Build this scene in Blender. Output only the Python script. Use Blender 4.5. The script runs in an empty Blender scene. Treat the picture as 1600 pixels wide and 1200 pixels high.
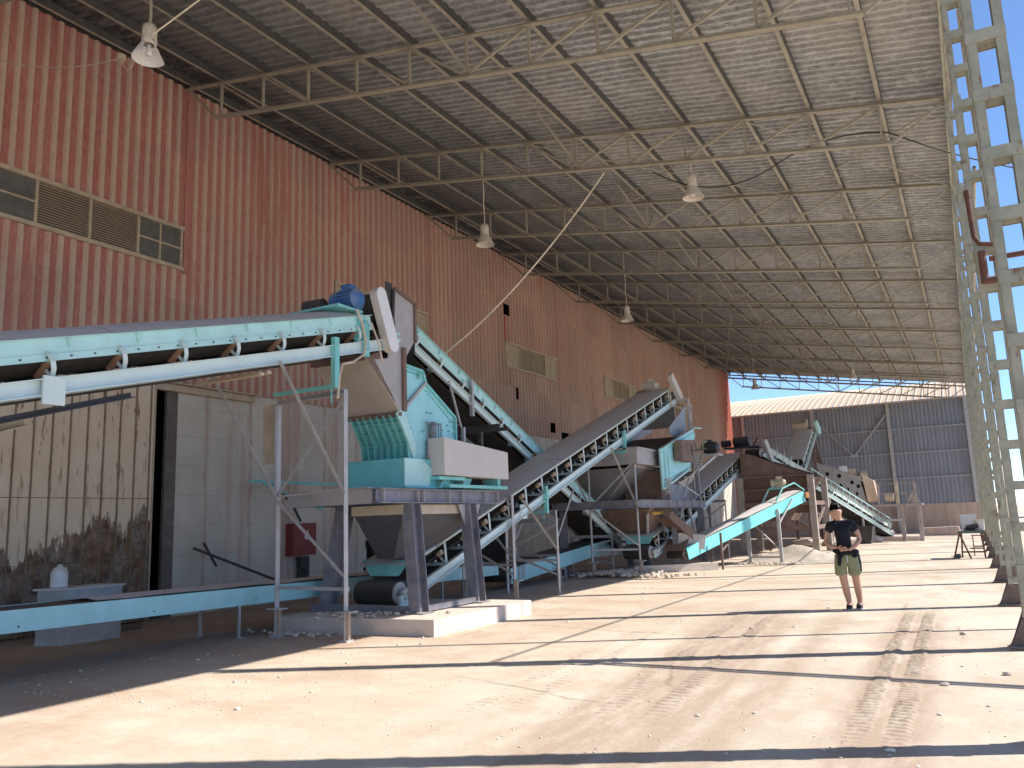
import bpy, math, random
from mathutils import Vector as V, Matrix
R = math.radians
random.seed(7)
C = bpy.context.scene.collection
S = bpy.context.scene

# ------------------------------------------------------------ camera
YAW, PITCH, ROLL = .5051, .1676, -.0362
fw = V((-math.sin(YAW)*math.cos(PITCH), math.cos(YAW)*math.cos(PITCH), math.sin(PITCH)))
r0 = V((math.cos(YAW), math.sin(YAW), 0)); u0 = r0.cross(fw)
rt = r0*math.cos(ROLL)+u0*math.sin(ROLL); up = rt.cross(fw)
cam = bpy.data.cameras.new('camera'); co = bpy.data.objects.new('camera', cam); C.objects.link(co)
co.matrix_world = Matrix(((rt.x, up.x, -fw.x, 0), (rt.y, up.y, -fw.y, 0), (rt.z, up.z, -fw.z, 1.65), (0, 0, 0, 1)))
cam.sensor_width = 36; cam.lens = 36*1273.2/1600; cam.clip_end = 3000; cam.clip_start = .1
S.camera = co
# ------------------------------------------------------------ light
EL = R(42.7); AZ = math.atan2(.897, .44)            # sun bearing, from +Y towards +X
w = bpy.data.worlds.new('World'); S.world = w; w.use_nodes = True
nt = w.node_tree; bg = nt.nodes['Background']
sk = nt.nodes.new('ShaderNodeTexSky'); sk.sky_type = 'NISHITA'; sk.sun_disc = False
sk.sun_elevation = EL; sk.sun_rotation = AZ; sk.altitude = 2500; sk.air_density = 1.0; sk.dust_density = .05; sk.ozone_density = 5.0
nt.links.new(sk.outputs[0], bg.inputs[0]); bg.inputs[1].default_value = .10
sun = bpy.data.lights.new('sun', 'SUN'); sun.energy = 3.2; sun.angle = R(.5); sun.color = (1, .95, .87)
so = bpy.data.objects.new('sun', sun); C.objects.link(so)
sd = V((math.sin(AZ)*math.cos(EL), math.cos(AZ)*math.cos(EL), math.sin(EL)))
so.rotation_euler = sd.to_track_quat('Z', 'Y').to_euler(); so.location = (30, 20, 40)
S.view_settings.view_transform = 'Standard'; S.view_settings.look = 'None'
S.view_settings.exposure = 1.2; S.view_settings.gamma = 1
S.cycles.max_bounces = 10; S.cycles.diffuse_bounces = 8

# ------------------------------------------------------------ materials
def N(t, ty, **k):
    n = t.nodes.new(ty)
    for a, b in k.items():
        if a in n.inputs: n.inputs[a].default_value = b
        else: setattr(n, a, b)
    return n
def math_(t, op, a, b=None, c=None):
    n = t.nodes.new('ShaderNodeMath'); n.operation = op
    for i, x in enumerate((a, b, c)):
        if x is None: continue
        if isinstance(x, (int, float)): n.inputs[i].default_value = x
        else: t.links.new(x, n.inputs[i])
    return n.outputs[0]
def ramp(t, src, a, b):
    n = N(t, 'ShaderNodeMapRange'); n.clamp = True
    t.links.new(src, n.inputs[0]); n.inputs[1].default_value = a; n.inputs[2].default_value = b
    return n.outputs[0]
def mixc(t, fac, a, b):
    n = t.nodes.new('ShaderNodeMix'); n.data_type = 'RGBA'
    if isinstance(fac, (int, float)): n.inputs[0].default_value = fac
    else: t.links.new(fac, n.inputs[0])
    for i, x in ((6, a), (7, b)):
        if isinstance(x, tuple): n.inputs[i].default_value = (*x, 1)
        else: t.links.new(x, n.inputs[i])
    return n.outputs[2]
def noise(t, scale, detail=5, rough=.6, vec=None, stretch=None):
    n = N(t, 'ShaderNodeTexNoise', Scale=scale, Detail=detail, Roughness=rough)
    if vec is None:
        vec = N(t, 'ShaderNodeNewGeometry').outputs['Position']
    if stretch:
        m = N(t, 'ShaderNodeMapping'); m.inputs['Scale'].default_value = stretch
        t.links.new(vec, m.inputs[0]); vec = m.outputs[0]
    t.links.new(vec, n.inputs['Vector'])
    return n.outputs[0]
DUST = (.46, .385, .315)
KEEP = ('skin', 'navy', 'sage_cotton', 'dark', 'black', 'cream', 'dry', 'rubber', 'white', 'lips', 'pale_sole', 'blue_m', 'orange')
def mat(name, col, rough=.6, metal=0., dust=.5, dcol=DUST, var=.25, spots=None, spotamt=.62, vscale=3., stretch=None, bump=.0, bscale=40., top=1.):
    m = bpy.data.materials.new(name); m.use_nodes = True; t = m.node_tree
    b = t.nodes['Principled BSDF']; geo = N(t, 'ShaderNodeNewGeometry'); pos = geo.outputs['Position']
    if not name.startswith(KEEP): col = tuple(min(.8, c*1.35) for c in col); dcol = tuple(min(.7, c*1.25) for c in dcol)
    n1 = noise(t, vscale, 6, .65, pos, stretch)
    f = ramp(t, n1, .3, .7)
    dark = tuple(c*(1-var) for c in col); lite = tuple(min(1, c*(1+var*.6)) for c in col)
    c = mixc(t, f, dark, lite)
    if spots:
        n2 = noise(t, 9, 8, .7, pos, (1, 1, .35)); c = mixc(t, ramp(t, n2, spotamt-.02, spotamt+.04), c, spots)
    if dust > 0:
        sx = N(t, 'ShaderNodeSeparateXYZ'); t.links.new(geo.outputs['Normal'], sx.inputs[0])
        upf = ramp(t, sx.outputs[2], .15, .8)
        n3 = noise(t, 5, 8, .7, pos); nf = ramp(t, n3, .62-dust*.45, .9-dust*.3)
        a = math_(t, 'MULTIPLY', upf, min(1, .35+dust)*top); a2 = math_(t, 'MULTIPLY', nf, dust)
        c = mixc(t, math_(t, 'MAXIMUM', a, a2), c, dcol)
    t.links.new(c, b.inputs['Base Color'])
    b.inputs['Roughness'].default_value = rough; b.inputs['Metallic'].default_value = metal
    if bump:
        bn = N(t, 'ShaderNodeBump', Strength=bump, Distance=.02); t.links.new(noise(t, bscale, 6, .7, pos), bn.inputs['Height'])
        t.links.new(bn.outputs[0], b.inputs['Normal'])
    return m
M = {}
M['turq'] = mat('turquoise_paint', (.16, .46, .45), .45, dust=.35, dcol=(.33, .36, .32), spots=(.05, .10, .09), spotamt=.65)
M['turq_pale'] = mat('pale_turquoise_paint', (.37, .60, .60), .45, dust=.3, dcol=(.5, .5, .45), var=.12, spots=(.2, .26, .22), spotamt=.66)  # paler turquoise paint of skirts, rims and rails
M['dblue'] = mat('pale_channel_blue', (.26, .50, .54), .4, dust=.2, dcol=(.45, .48, .45), var=.1, spots=(.2, .25, .25), spotamt=.74)
M['turq_deep'] = mat('turquoise_steel', (.13, .45, .50), .4, dust=.25, dcol=(.3, .38, .36), var=.12, spots=(.05, .08, .07), spotamt=.72)
M['girder'] = mat('pale_blue_paint', (.50, .68, .72), .45, dust=.2, dcol=(.5, .48, .42), var=.08, spots=(.3, .3, .28), spotamt=.74)
M['galv'] = mat('galvanised_steel', (.36, .355, .36), .5, .25, dust=.3, var=.2, spots=(.18, .12, .10), spotamt=.68)
M['beam'] = mat('grey_primer_steel', (.16, .16, .19), .5, .2, dust=.4, var=.3, spots=(.4, .38, .36), spotamt=.66)
M['dark'] = mat('dark_dusty_steel', (.055, .05, .05), .7, dust=.35, dcol=(.16, .14, .12))
M['plate'] = mat('grey_plate_steel', (.33, .31, .31), .55, .1, dust=.35, dcol=(.34, .30, .26), var=.15, spots=(.2, .15, .12), spotamt=.7)
M['brown'] = mat('rust_brown_steel', (.145, .095, .075), .7, dust=.35, dcol=(.21, .165, .135), var=.3)
M['rust'] = mat('rusted_steel', (.115, .05, .035), .8, dust=.15, var=.4, dcol=(.3, .22, .16))
M['rubber'] = mat('rubber_belt', (.035, .032, .03), .8, dust=.35, dcol=(.15, .125, .10), top=.9)
M['dustbelt'] = mat('dust_covered_belt', (.52, .485, .47), .9, dust=.4, dcol=(.50, .465, .45), var=.22, bump=.3)
M['cover'] = mat('dusty_cover_sheet', (.50, .465, .46), .8, dust=.4, dcol=(.46, .425, .42), var=.2)
M['rollt'] = mat('tan_roller', (.34, .25, .18), .7, dust=.5)
M['dturq'] = mat('dust_caked_turquoise', (.40, .50, .47), .6, dust=.75, dcol=(.50, .47, .41), var=.15)
M['cyan'] = mat('crusher_cyan', (.27, .55, .60), .4, dust=.2, dcol=(.45, .5, .47), var=.12, spots=(.12, .16, .15), spotamt=.66)
M['roller'] = mat('brown_roller', (.26, .15, .095), .7, dust=.3, var=.3)
M['white'] = mat('cream_guard_paint', (.62, .57, .53), .5, dust=.15, dcol=(.5, .44, .4), var=.06)
M['whiteb'] = mat('white_guard_paint', (.78, .78, .80), .4, dust=.1, dcol=(.6, .55, .5), var=.04)
M['blue'] = mat('blue_motor_paint', (.04, .16, .42), .4, dust=.4, dcol=(.4, .36, .3), var=.3)
M['blackm'] = mat('black_motor_paint', (.03, .035, .045), .45, dust=.3, dcol=(.2, .18, .16))
M['cable'] = mat('cream_cable', (.62, .52, .42), .6, dust=.2)
M['bcable'] = mat('black_cable', (.02, .02, .02), .6, dust=0)
M['rope'] = mat('pale_rope', (.55, .50, .40), .8, dust=.0)
M['truss'] = mat('dusty_truss_steel', (.28, .26, .21), .75, dust=.5, dcol=(.39, .35, .28), var=.25)
M['purlin'] = mat('purlin_steel', (.075, .075, .075), .7, dust=.35, dcol=(.2, .18, .16), var=.3)
M['colm'] = mat('sage_green_paint', (.27, .275, .215), .6, dust=.5, dcol=(.37, .33, .255), var=.25, spots=(.20, .10, .055), spotamt=.60, vscale=5)
M['base'] = mat('rusty_base_steel', (.13, .095, .08), .8, dust=.3)
M['lampw'] = mat('dusty_lamp_enamel', (.50, .46, .41), .5, dust=.35, dcol=(.42, .36, .29), var=.15)
M['lampin'] = mat('lamp_reflector', (.75, .7, .62), .3, dust=.1, var=.05)
M['pad'] = mat('concrete_pad', (.46, .40, .36), .9, dust=.4, dcol=(.55, .46, .38), var=.15, bump=.3)
M['red'] = mat('red_cabinet_paint', (.17, .022, .022), .5, dust=.25, dcol=(.3, .16, .13), var=.2, spots=(.1, .05, .04))
M['black'] = mat('dark_interior', (.006, .006, .006), 1, dust=0)
M['soil'] = mat('crumbled_rubble', (.50, .42, .35), .95, dust=0, var=.35, vscale=8, bump=.5)
M['stone'] = mat('pale_stone_crumbs', (.62, .55, .47), .95, dust=0, var=.3)
M['tan'] = mat('tan_painted_steel', (.42, .35, .26), .7, dust=.4, dcol=(.36, .3, .24))

def redwall():
    m = bpy.data.materials.new('red_painted_sheet'); m.use_nodes = True; t = m.node_tree; b = t.nodes['Principled BSDF']
    geo = N(t, 'ShaderNodeNewGeometry'); pos = geo.outputs['Position']
    sp = N(t, 'ShaderNodeSeparateXYZ'); t.links.new(pos, sp.inputs[0])
    n = noise(t, 2.2, 6, .6, pos, (1, 1, .25))
    c = mixc(t, ramp(t, n, .3, .7), (.385, .108, .095), (.485, .185, .158))
    n2 = noise(t, 14, 8, .75, pos, (1, 1, .4))
    c = mixc(t, math_(t, 'MULTIPLY', ramp(t, n2, .38, .64), .7), c, (.54, .29, .225))
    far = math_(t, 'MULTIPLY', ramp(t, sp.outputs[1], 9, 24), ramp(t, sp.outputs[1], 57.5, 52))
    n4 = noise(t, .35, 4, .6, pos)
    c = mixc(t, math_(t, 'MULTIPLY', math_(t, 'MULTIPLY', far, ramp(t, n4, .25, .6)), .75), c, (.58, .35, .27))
    c = sheet_tone(t, c, sp, 1.0, 3.3, .16, (1, 2))
    fz = math_(t, 'ABSOLUTE', math_(t, 'SUBTRACT', math_(t, 'FRACT', math_(t, 'MULTIPLY_ADD', sp.outputs[2], 1/1.55, .12)), .5))
    c = mixc(t, math_(t, 'MULTIPLY', ramp(t, fz, .488, .496), ramp(t, noise(t, 30, 3, .6, pos), .5, .6)), c, (.22, .12, .09))
    t.links.new(c, b.inputs['Base Color']); b.inputs['Roughness'].default_value = .75
    return m
def reddust():
    m = bpy.data.materials.new('dust_on_ridges'); m.use_nodes = True; t = m.node_tree; b = t.nodes['Principled BSDF']
    pos = N(t, 'ShaderNodeNewGeometry').outputs['Position']
    sp = N(t, 'ShaderNodeSeparateXYZ'); t.links.new(pos, sp.inputs[0])
    n = noise(t, 25, 8, .75, pos, (1, 1, .3))
    c = mixc(t, ramp(t, n, .35, .7), (.66, .50, .39), (.50, .34, .265))
    c = mixc(t, ramp(t, sp.outputs[1], 54, 57), c, (.52, .17, .12))  # far end reddened in the colour to strengthen the sunlit strip
    n3 = noise(t, 1.3, 5, .7, pos, (1, 1, .12))
    c = mixc(t, ramp(t, n3, .56, .74), c, (.50, .19, .14))
    c = sheet_tone(t, c, sp, 1.0, 3.3, .2, (1, 2))
    # paint shows again along the bottom edge of the sheets
    t.links.new(c, b.inputs['Base Color']); b.inputs['Roughness'].default_value = .95
    return m

def sheet_tone(t, c, sp, py, px_, amt, ax=(1, 0)):
    cx = N(t, 'ShaderNodeCombineXYZ')
    for i, (a_, p_) in enumerate(((ax[0], py), (ax[1], px_))):
        t.links.new(math_(t, 'FLOOR', math_(t, 'MULTIPLY', sp.outputs[a_], 1/p_)), cx.inputs[i])
    wn = N(t, 'ShaderNodeTexWhiteNoise'); wn.noise_dimensions = '3D'; t.links.new(cx.outputs[0], wn.inputs['Vector'])
    h_ = N(t, 'ShaderNodeHueSaturation'); t.links.new(math_(t, 'MULTIPLY_ADD', wn.outputs[0], amt, 1-amt/2), h_.inputs['Value']); t.links.new(c, h_.inputs['Color'])
    return h_.outputs[0]
def roofmat():
    m = bpy.data.materials.new('weathered_fibre_cement'); m.use_nodes = True; t = m.node_tree; b = t.nodes['Principled BSDF']
    pos = N(t, 'ShaderNodeNewGeometry').outputs['Position']; sp = N(t, 'ShaderNodeSeparateXYZ'); t.links.new(pos, sp.inputs[0])
    n = noise(t, 6, 8, .75, pos, (.35, 2.2, 1)); c = mixc(t, ramp(t, n, .36, .66), (.33, .355, .375), (.66, .69, .70))
    c = sheet_tone(t, c, sp, 1.05, 1.5, .22)
    ph_ = math_(t, 'SINE', math_(t, 'MULTIPLY', sp.outputs[1], 2*math.pi/.21)); n0 = noise(t, 5, 6, .7, pos, (1, 2, 1))
    c = mixc(t, math_(t, 'MULTIPLY', ramp(t, math_(t, 'MULTIPLY_ADD', n0, 1.6, math_(t, 'MULTIPLY', ph_, .7)), 1.05, 1.5), .6), c, (.12, .11, .10))
    n2 = noise(t, 22, 6, .8, pos, (.5, 2, 1)); c = mixc(t, math_(t, 'MULTIPLY', ramp(t, n2, .52, .66), .75), c, (.07, .065, .06))
    n3 = noise(t, .35, 4, .6, pos); c = mixc(t, math_(t, 'MULTIPLY', ramp(t, n3, .45, .7), .35), c, (.60, .54, .48))
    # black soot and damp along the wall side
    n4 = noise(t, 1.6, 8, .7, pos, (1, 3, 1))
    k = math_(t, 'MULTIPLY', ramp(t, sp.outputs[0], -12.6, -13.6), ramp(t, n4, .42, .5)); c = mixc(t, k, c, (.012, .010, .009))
    k2 = ramp(t, sp.outputs[0], -6, -13); c = mixc(t, math_(t, 'MULTIPLY', k2, .7), c, (.12, .12, .12))  # roof darkened away from the open side: weaker bounce light painted in
    t.links.new(c, b.inputs['Base Color']); b.inputs['Roughness'].default_value = .95
    return m
M['roof'] = roofmat(); M['redw'] = redwall(); M['redd'] = reddust()

def groundmat():
    m = bpy.data.materials.new('dusty_concrete_yard'); m.use_nodes = True; t = m.node_tree; b = t.nodes['Principled BSDF']
    pos = N(t, 'ShaderNodeNewGeometry').outputs['Position']; sp = N(t, 'ShaderNodeSeparateXYZ'); t.links.new(pos, sp.inputs[0])
    n = noise(t, .35, 8, .62, pos); c = mixc(t, ramp(t, n, .38, .62), (.55, .455, .35), (.68, .585, .475))
    n2 = noise(t, 1.4, 8, .7, pos, (1, .6, 1)); c = mixc(t, math_(t, 'MULTIPLY', ramp(t, n2, .47, .58), .6), c, (.50, .385, .285))
    n8 = noise(t, .16, 6, .6, pos, (1, .7, 1)); c = mixc(t, math_(t, 'MULTIPLY', ramp(t, n8, .5, .56), .55), c, (.70, .615, .49))
    n3 = noise(t, 60, 4, .8, pos); c = mixc(t, math_(t, 'MULTIPLY', ramp(t, n3, .56, .72), .35), c, (.40, .31, .24))
    # orange-brown clay smears on the machine side, darker brown towards the wall
    n4 = noise(t, .8, 8, .7, pos, (.8, 1.4, 1)); k = math_(t, 'MULTIPLY', ramp(t, sp.outputs[0], -2.5, -6.5), ramp(t, n4, .38, .6))
    c = mixc(t, math_(t, 'MULTIPLY', k, .6), c, (.50, .34, .235))
    n6 = noise(t, .6, 6, .7, pos); k = math_(t, 'MULTIPLY', ramp(t, sp.outputs[0], -8.0, -10.5), ramp(t, n6, .2, .5))
    c = mixc(t, math_(t, 'MULTIPLY', k, .85), c, (.36, .275, .215))
    for xc, sl, hw, st in ((-.70, -.0155, .34, .95), (-2.20, -.075, .6, .9), (-1.75, -.02, .16, .8)):
        d = math_(t, 'ABSOLUTE', math_(t, 'SUBTRACT', sp.outputs[0], math_(t, 'MULTIPLY_ADD', sp.outputs[1], sl, xc)))
        nb = noise(t, 2.5, 8, .7, pos, (2, .5, 1)); kk = math_(t, 'MULTIPLY', ramp(t, d, hw+.1, hw-.08), ramp(t, nb, .3, .55))
        kk = math_(t, 'MULTIPLY', kk, ramp(t, sp.outputs[1], 16.5, 13)); c = mixc(t, math_(t, 'MULTIPLY', kk, st), c, (.44, .33, .245))
    # a few hairline cracks
    vo = N(t, 'ShaderNodeTexVoronoi', Scale=.28); vo.feature = 'DISTANCE_TO_EDGE'
    wn = N(t, 'ShaderNodeTexNoise', Scale=1.2, Detail=6); t.links.new(pos, wn.inputs['Vector'])
    mx = N(t, 'ShaderNodeMix'); mx.data_type = 'VECTOR'; mx.inputs[0].default_value = .25
    t.links.new(pos, mx.inputs[4]); t.links.new(wn.outputs[1], mx.inputs[5]); t.links.new(mx.outputs[1], vo.inputs['Vector'])
    n5 = noise(t, .3, 2, .5, pos)
    k = math_(t, 'MULTIPLY', ramp(t, vo.outputs['Distance'], .006, .001), ramp(t, n5, .5, .58)); c = mixc(t, math_(t, 'MULTIPLY', k, .6), c, (.27, .19, .13))
    t.links.new(c, b.inputs['Base Color']); b.inputs['Roughness'].default_value = .92
    bn = N(t, 'ShaderNodeBump', Strength=.5, Distance=.02)
    h = math_(t, 'ADD', math_(t, 'MULTIPLY', noise(t, 8, 8, .7, pos), 1.), math_(t, 'MULTIPLY', noise(t, 50, 5, .7, pos), .3))
    t.links.new(h, bn.inputs['Height']); t.links.new(bn.outputs[0], b.inputs['Normal'])
    return m
M['ground'] = groundmat()

def concwall():
    m = bpy.data.materials.new('board_marked_concrete'); m.use_nodes = True; t = m.node_tree; b = t.nodes['Principled BSDF']
    pos = N(t, 'ShaderNodeNewGeometry').outputs['Position']; sp = N(t, 'ShaderNodeSeparateXYZ'); t.links.new(pos, sp.inputs[0])
    n = noise(t, 1.2, 8, .65, pos, (1, 1, .5)); c = mixc(t, ramp(t, n, .3, .7), (.55, .505, .44), (.72, .67, .59))
    n2 = noise(t, 1.1, 6, .7, pos, (1, 1.4, .06)); c = mixc(t, math_(t, 'MULTIPLY', ramp(t, n2, .52, .60), .7), c, (.52, .34, .28))
    for ax, per, off in ((2, .62, .05), (1, 1.25, .2)):
        f = math_(t, 'ABSOLUTE', math_(t, 'SUBTRACT', math_(t, 'FRACT', math_(t, 'MULTIPLY_ADD', sp.outputs[ax], 1/per, off)), .5))
        if ax == 1: c = mixc(t, math_(t, 'MULTIPLY', math_(t, 'MULTIPLY', ramp(t, f, .43, .46), ramp(t, noise(t, 2.5, 8, .75, pos, (1, 3, .7)), .4, .6)), .7), c, (.50, .30, .245))
        c = mixc(t, math_(t, 'MULTIPLY', ramp(t, f, .491, .497), .55), c, (.20, .17, .15))
    n3 = noise(t, 12, 8, .75, pos); c = mixc(t, math_(t, 'MULTIPLY', ramp(t, n3, .62, .7), .5), c, (.14, .12, .11))
    t.links.new(c, b.inputs['Base Color']); b.inputs['Roughness'].default_value = .9
    bn = N(t, 'ShaderNodeBump', Strength=.3, Distance=.02); t.links.new(n3, bn.inputs['Height']); t.links.new(bn.outputs[0], b.inputs['Normal'])
    return m
M['conc'] = concwall()

def doormat():
    m = bpy.data.materials.new('rusting_cream_door'); m.use_nodes = True; t = m.node_tree; b = t.nodes['Principled BSDF']
    pos = N(t, 'ShaderNodeNewGeometry').outputs['Position']; sp = N(t, 'ShaderNodeSeparateXYZ'); t.links.new(pos, sp.inputs[0])
    n = noise(t, 1.5, 6, .6, pos); c = mixc(t, ramp(t, n, .3, .7), (.74, .59, .43), (.80, .68, .53))
    n2 = noise(t, 9, 8, .65, pos, (1, 1, .16)); hi = ramp(t, sp.outputs[2], 2.2, 3.8)
    c = mixc(t, math_(t, 'MULTIPLY', ramp(t, n2, .585, .63), math_(t, 'MULTIPLY_ADD', hi, .6, .35)), c, (.25, .10, .035))
    # big corroded band with a ragged upper edge
    n3 = noise(t, 1.15, 8, .72, pos, (1, 1, .25)); e = math_(t, 'ADD', sp.outputs[2], math_(t, 'MULTIPLY', n3, -4.2))
    k = ramp(t, e, -.42, -.5); n4 = noise(t, 4, 8, .75, pos)
    rc = mixc(t, ramp(t, n4, .4, .6), (.115, .065, .045), (.34, .27, .215)); n5 = noise(t, 11, 8, .8, pos, (1, 1, .6))
    rc = mixc(t, ramp(t, n5, .58, .63), rc, (.03, .018, .014)); rc = mixc(t, math_(t, 'MULTIPLY', ramp(t, n2, .5, .58), .6), rc, (.22, .10, .04))
    c = mixc(t, k, c, rc)
    t.links.new(c, b.inputs['Base Color']); b.inputs['Roughness'].default_value = .75
    return m
M['door'] = doormat()
M['lback'] = mat('louvre_gap_shade', (.13, .10, .08), .9, dust=.1)  # dark panel stands in for the shade between louvre blades
M['doorrib'] = mat('grimy_door_rib', (.20, .145, .10), .8, dust=.3)
M['louvre'] = mat('dusty_louvre', (.40, .34, .25), .85, dust=.3, dcol=(.4, .33, .25), var=.3, vscale=12)
M['pane'] = mat('dusty_glass', (.10, .105, .10), .35, dust=.45, dcol=(.20, .18, .155), var=.3)
M['frame'] = mat('dusty_window_frame', (.42, .34, .25), .8, dust=.3)
M['bluesheet'] = mat('slate_blue_sheet', (.20, .215, .255), .6, dust=.2, dcol=(.17, .17, .18), var=.2, vscale=.8, stretch=(3, 1, .3))
M['creamroof'] = mat('cream_roof_sheet', (.62, .47, .32), .7, dust=.2, dcol=(.6, .46, .34), var=.1)
M['steelpost'] = mat('weathered_post', (.28, .24, .23), .6, dust=.4, spots=(.12, .06, .04), spotamt=.6)
M['bconc'] = mat('pinkish_concrete', (.37, .29, .245), .9, dust=0, var=.25, stretch=(3, 1, .3), vscale=1.)
M['skin'] = mat('skin', (.56, .32, .22), .5, dust=0, var=.08)
M['shirt'] = mat('navy_black_cotton', (.008, .010, .018), .9, dust=0, var=.3)
M['shorts'] = mat('sage_cotton', (.27, .28, .16), .9, dust=0, var=.12, vscale=14)
M['hair'] = mat('dark_hair', (.010, .007, .006), .6, dust=0, var=.5)
M['shoe'] = mat('black_shoe', (.015, .016, .018), .6, dust=0)
M['sole'] = mat('pale_sole', (.35, .34, .33), .7, dust=0)
M['hill'] = mat('dry_hillside', (.20, .165, .10), 1, dust=0, var=.4, vscale=.08)
M['wt'] = mat('white_paint', (.75, .76, .78), .6, dust=0, var=.05)
M['signblue'] = mat('blue_print', (.10, .25, .50), .6, dust=0, var=.2)
M['yellow'] = mat('yellow_lettering', (.55, .38, .08), .7, dust=.2)

# ------------------------------------------------------------ mesh helpers
OFF = {}
def vec(p): return p if isinstance(p, V) else V(p)
class MB:
    def __init__(s): s.v = []; s.f = []; s.m = []; s.cur = 0
    def add(s, vs, fs, mi=None):
        o = len(s.v); s.v += [tuple(x) for x in vs]
        s.f += [tuple(i+o for i in f) for f in fs]; s.m += [s.cur if mi is None else mi]*len(fs); return s
    def box(s, x0, x1, y0, y1, z0, z1):
        return s.add([(x, y, z) for z in (z0, z1) for y in (y0, y1) for x in (x0, x1)],
                     [(0, 2, 3, 1), (4, 5, 7, 6), (0, 1, 5, 4), (2, 6, 7, 3), (0, 4, 6, 2), (1, 3, 7, 5)])
    def bar(s, p, q, w, h, upv=(0, 0, 1)):
        p = vec(p); q = vec(q); d = (q-p).normalized(); sd_ = d.cross(vec(upv))
        if sd_.length < 1e-4: sd_ = d.cross(V((1, 0, 0)))
        sd_.normalize(); u = sd_.cross(d); a = sd_*w/2; b = u*h/2
        vs = [c+i+j for c in (p, q) for i, j in ((-a, -b), (a, -b), (a, b), (-a, b))]
        return s.add(vs, [(0, 3, 2, 1), (4, 5, 6, 7), (0, 1, 5, 4), (1, 2, 6, 5), (2, 3, 7, 6), (3, 0, 4, 7)])
    def tube(s, p, q, r, n=10, r2=None):
        p = vec(p); q = vec(q); d = (q-p).normalized(); a = d.orthogonal().normalized(); b = d.cross(a); r2 = r if r2 is None else r2
        vs = []
        for c, rr in ((p, r), (q, r2)):
            for i in range(n):
                t = 2*math.pi*i/n; vs.append(c+a*rr*math.cos(t)+b*rr*math.sin(t))
        fs = [(i, (i+1) % n, n+(i+1) % n, n+i) for i in range(n)]+[tuple(range(n))[::-1], tuple(range(n, 2*n))]
        return s.add(vs, fs)
    def path(s, pts, r, n=6):
        pts = [vec(p) for p in pts]; vs = []; k = len(pts); prev = None
        for j, p in enumerate(pts):
            d = (pts[min(j+1, k-1)]-pts[max(j-1, 0)]).normalized()
            a = (d.orthogonal() if prev is None else prev-d*prev.dot(d)).normalized(); prev = a; b = d.cross(a)
            for i in range(n):
                t = 2*math.pi*i/n; vs.append(p+a*r*math.cos(t)+b*r*math.sin(t))
        fs = [(j*n+i, j*n+(i+1) % n, (j+1)*n+(i+1) % n, (j+1)*n+i) for j in range(k-1) for i in range(n)]
        fs += [tuple(range(n))[::-1], tuple(range((k-1)*n, k*n))]
        return s.add(vs, fs)
    def prism(s, pts, ex):
        pts = [vec(p) for p in pts]; ex = vec(ex); n = len(pts)
        return s.add(pts+[p+ex for p in pts], [tuple(range(n))[::-1], tuple(range(n, 2*n))]+[(i, (i+1) % n, n+(i+1) % n, n+i) for i in range(n)])
    def lathe(s, prof, c, n=20, ax=V((0, 0, 1))):
        c = vec(c); a = ax.orthogonal().normalized(); b = ax.cross(a); vs = []
        for r, h in prof:
            for i in range(n):
                t = 2*math.pi*i/n; vs.append(c+ax*h+a*r*math.cos(t)+b*r*math.sin(t))
        k = len(prof); return s.add(vs, [(j*n+i, j*n+(i+1) % n, (j+1)*n+(i+1) % n, (j+1)*n+i) for j in range(k-1) for i in range(n)])
    def ibeam(s, p, q, h, w_, t=.015, upv=(0, 0, 1)):
        p = vec(p); q = vec(q); d = (q-p).normalized(); sdv = d.cross(vec(upv)).normalized(); u = sdv.cross(d)
        for k in (-1, 1): s.bar(p+u*k*(h/2-t/2), q+u*k*(h/2-t/2), w_, t, upv)
        return s.bar(p, q, t, h-2*t, upv)
    def angle(s, p, q, a=.06, t=.008, upv=(0, 0, 1)):
        p = vec(p); q = vec(q); d = (q-p).normalized(); sdv = d.cross(vec(upv))
        if sdv.length < 1e-4: sdv = d.cross(V((1, 0, 0)))
        sdv.normalize(); u = sdv.cross(d)
        s.bar(p, q, t, a, upv); return s.bar(p+sdv*(a/2+t/2)-u*(a/2-t/2), q+sdv*(a/2+t/2)-u*(a/2-t/2), a, t, upv)
    def blob(s, c, r, sq=(1, 1, 1), rough=.25):
        c = vec(c); ph = (1+5**.5)/2
        vs = [V(x).normalized() for x in ((-1, ph, 0), (1, ph, 0), (-1, -ph, 0), (1, -ph, 0), (0, -1, ph), (0, 1, ph), (0, -1, -ph), (0, 1, -ph), (ph, 0, -1), (ph, 0, 1), (-ph, 0, -1), (-ph, 0, 1))]
        vs = [c+V((v.x*sq[0], v.y*sq[1], v.z*sq[2]))*r*random.uniform(1-rough, 1+rough) for v in vs]
        return s.add(vs, [(0, 11, 5), (0, 5, 1), (0, 1, 7), (0, 7, 10), (0, 10, 11), (1, 5, 9), (5, 11, 4), (11, 10, 2), (10, 7, 6), (7, 1, 8), (3, 9, 4), (3, 4, 2), (3, 2, 6), (3, 6, 8), (3, 8, 9), (4, 9, 5), (2, 4, 11), (6, 2, 10), (8, 6, 7), (9, 8, 1)])
    def build(s, name, m, parent=None, smooth=False, loc=None):
        o_ = OFF.get(parent.name, V((0, 0, 0))) if parent else (vec(loc) if loc is not None else V((0, 0, 0)))
        me = bpy.data.meshes.new(name)
        me.from_pydata([tuple(V(v)-o_) for v in s.v], [], s.f)
        for x in (m if isinstance(m, (list, tuple)) else [m]): me.materials.append(M[x] if isinstance(x, str) else x)
        if any(s.m): me.polygons.foreach_set('material_index', s.m)
        if smooth: me.polygons.foreach_set('use_smooth', [True]*len(me.polygons))
        me.update()
        ob = bpy.data.objects.new(name, me); C.objects.link(ob)
        if parent: ob.parent = parent
        else: ob.location = o_
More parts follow.
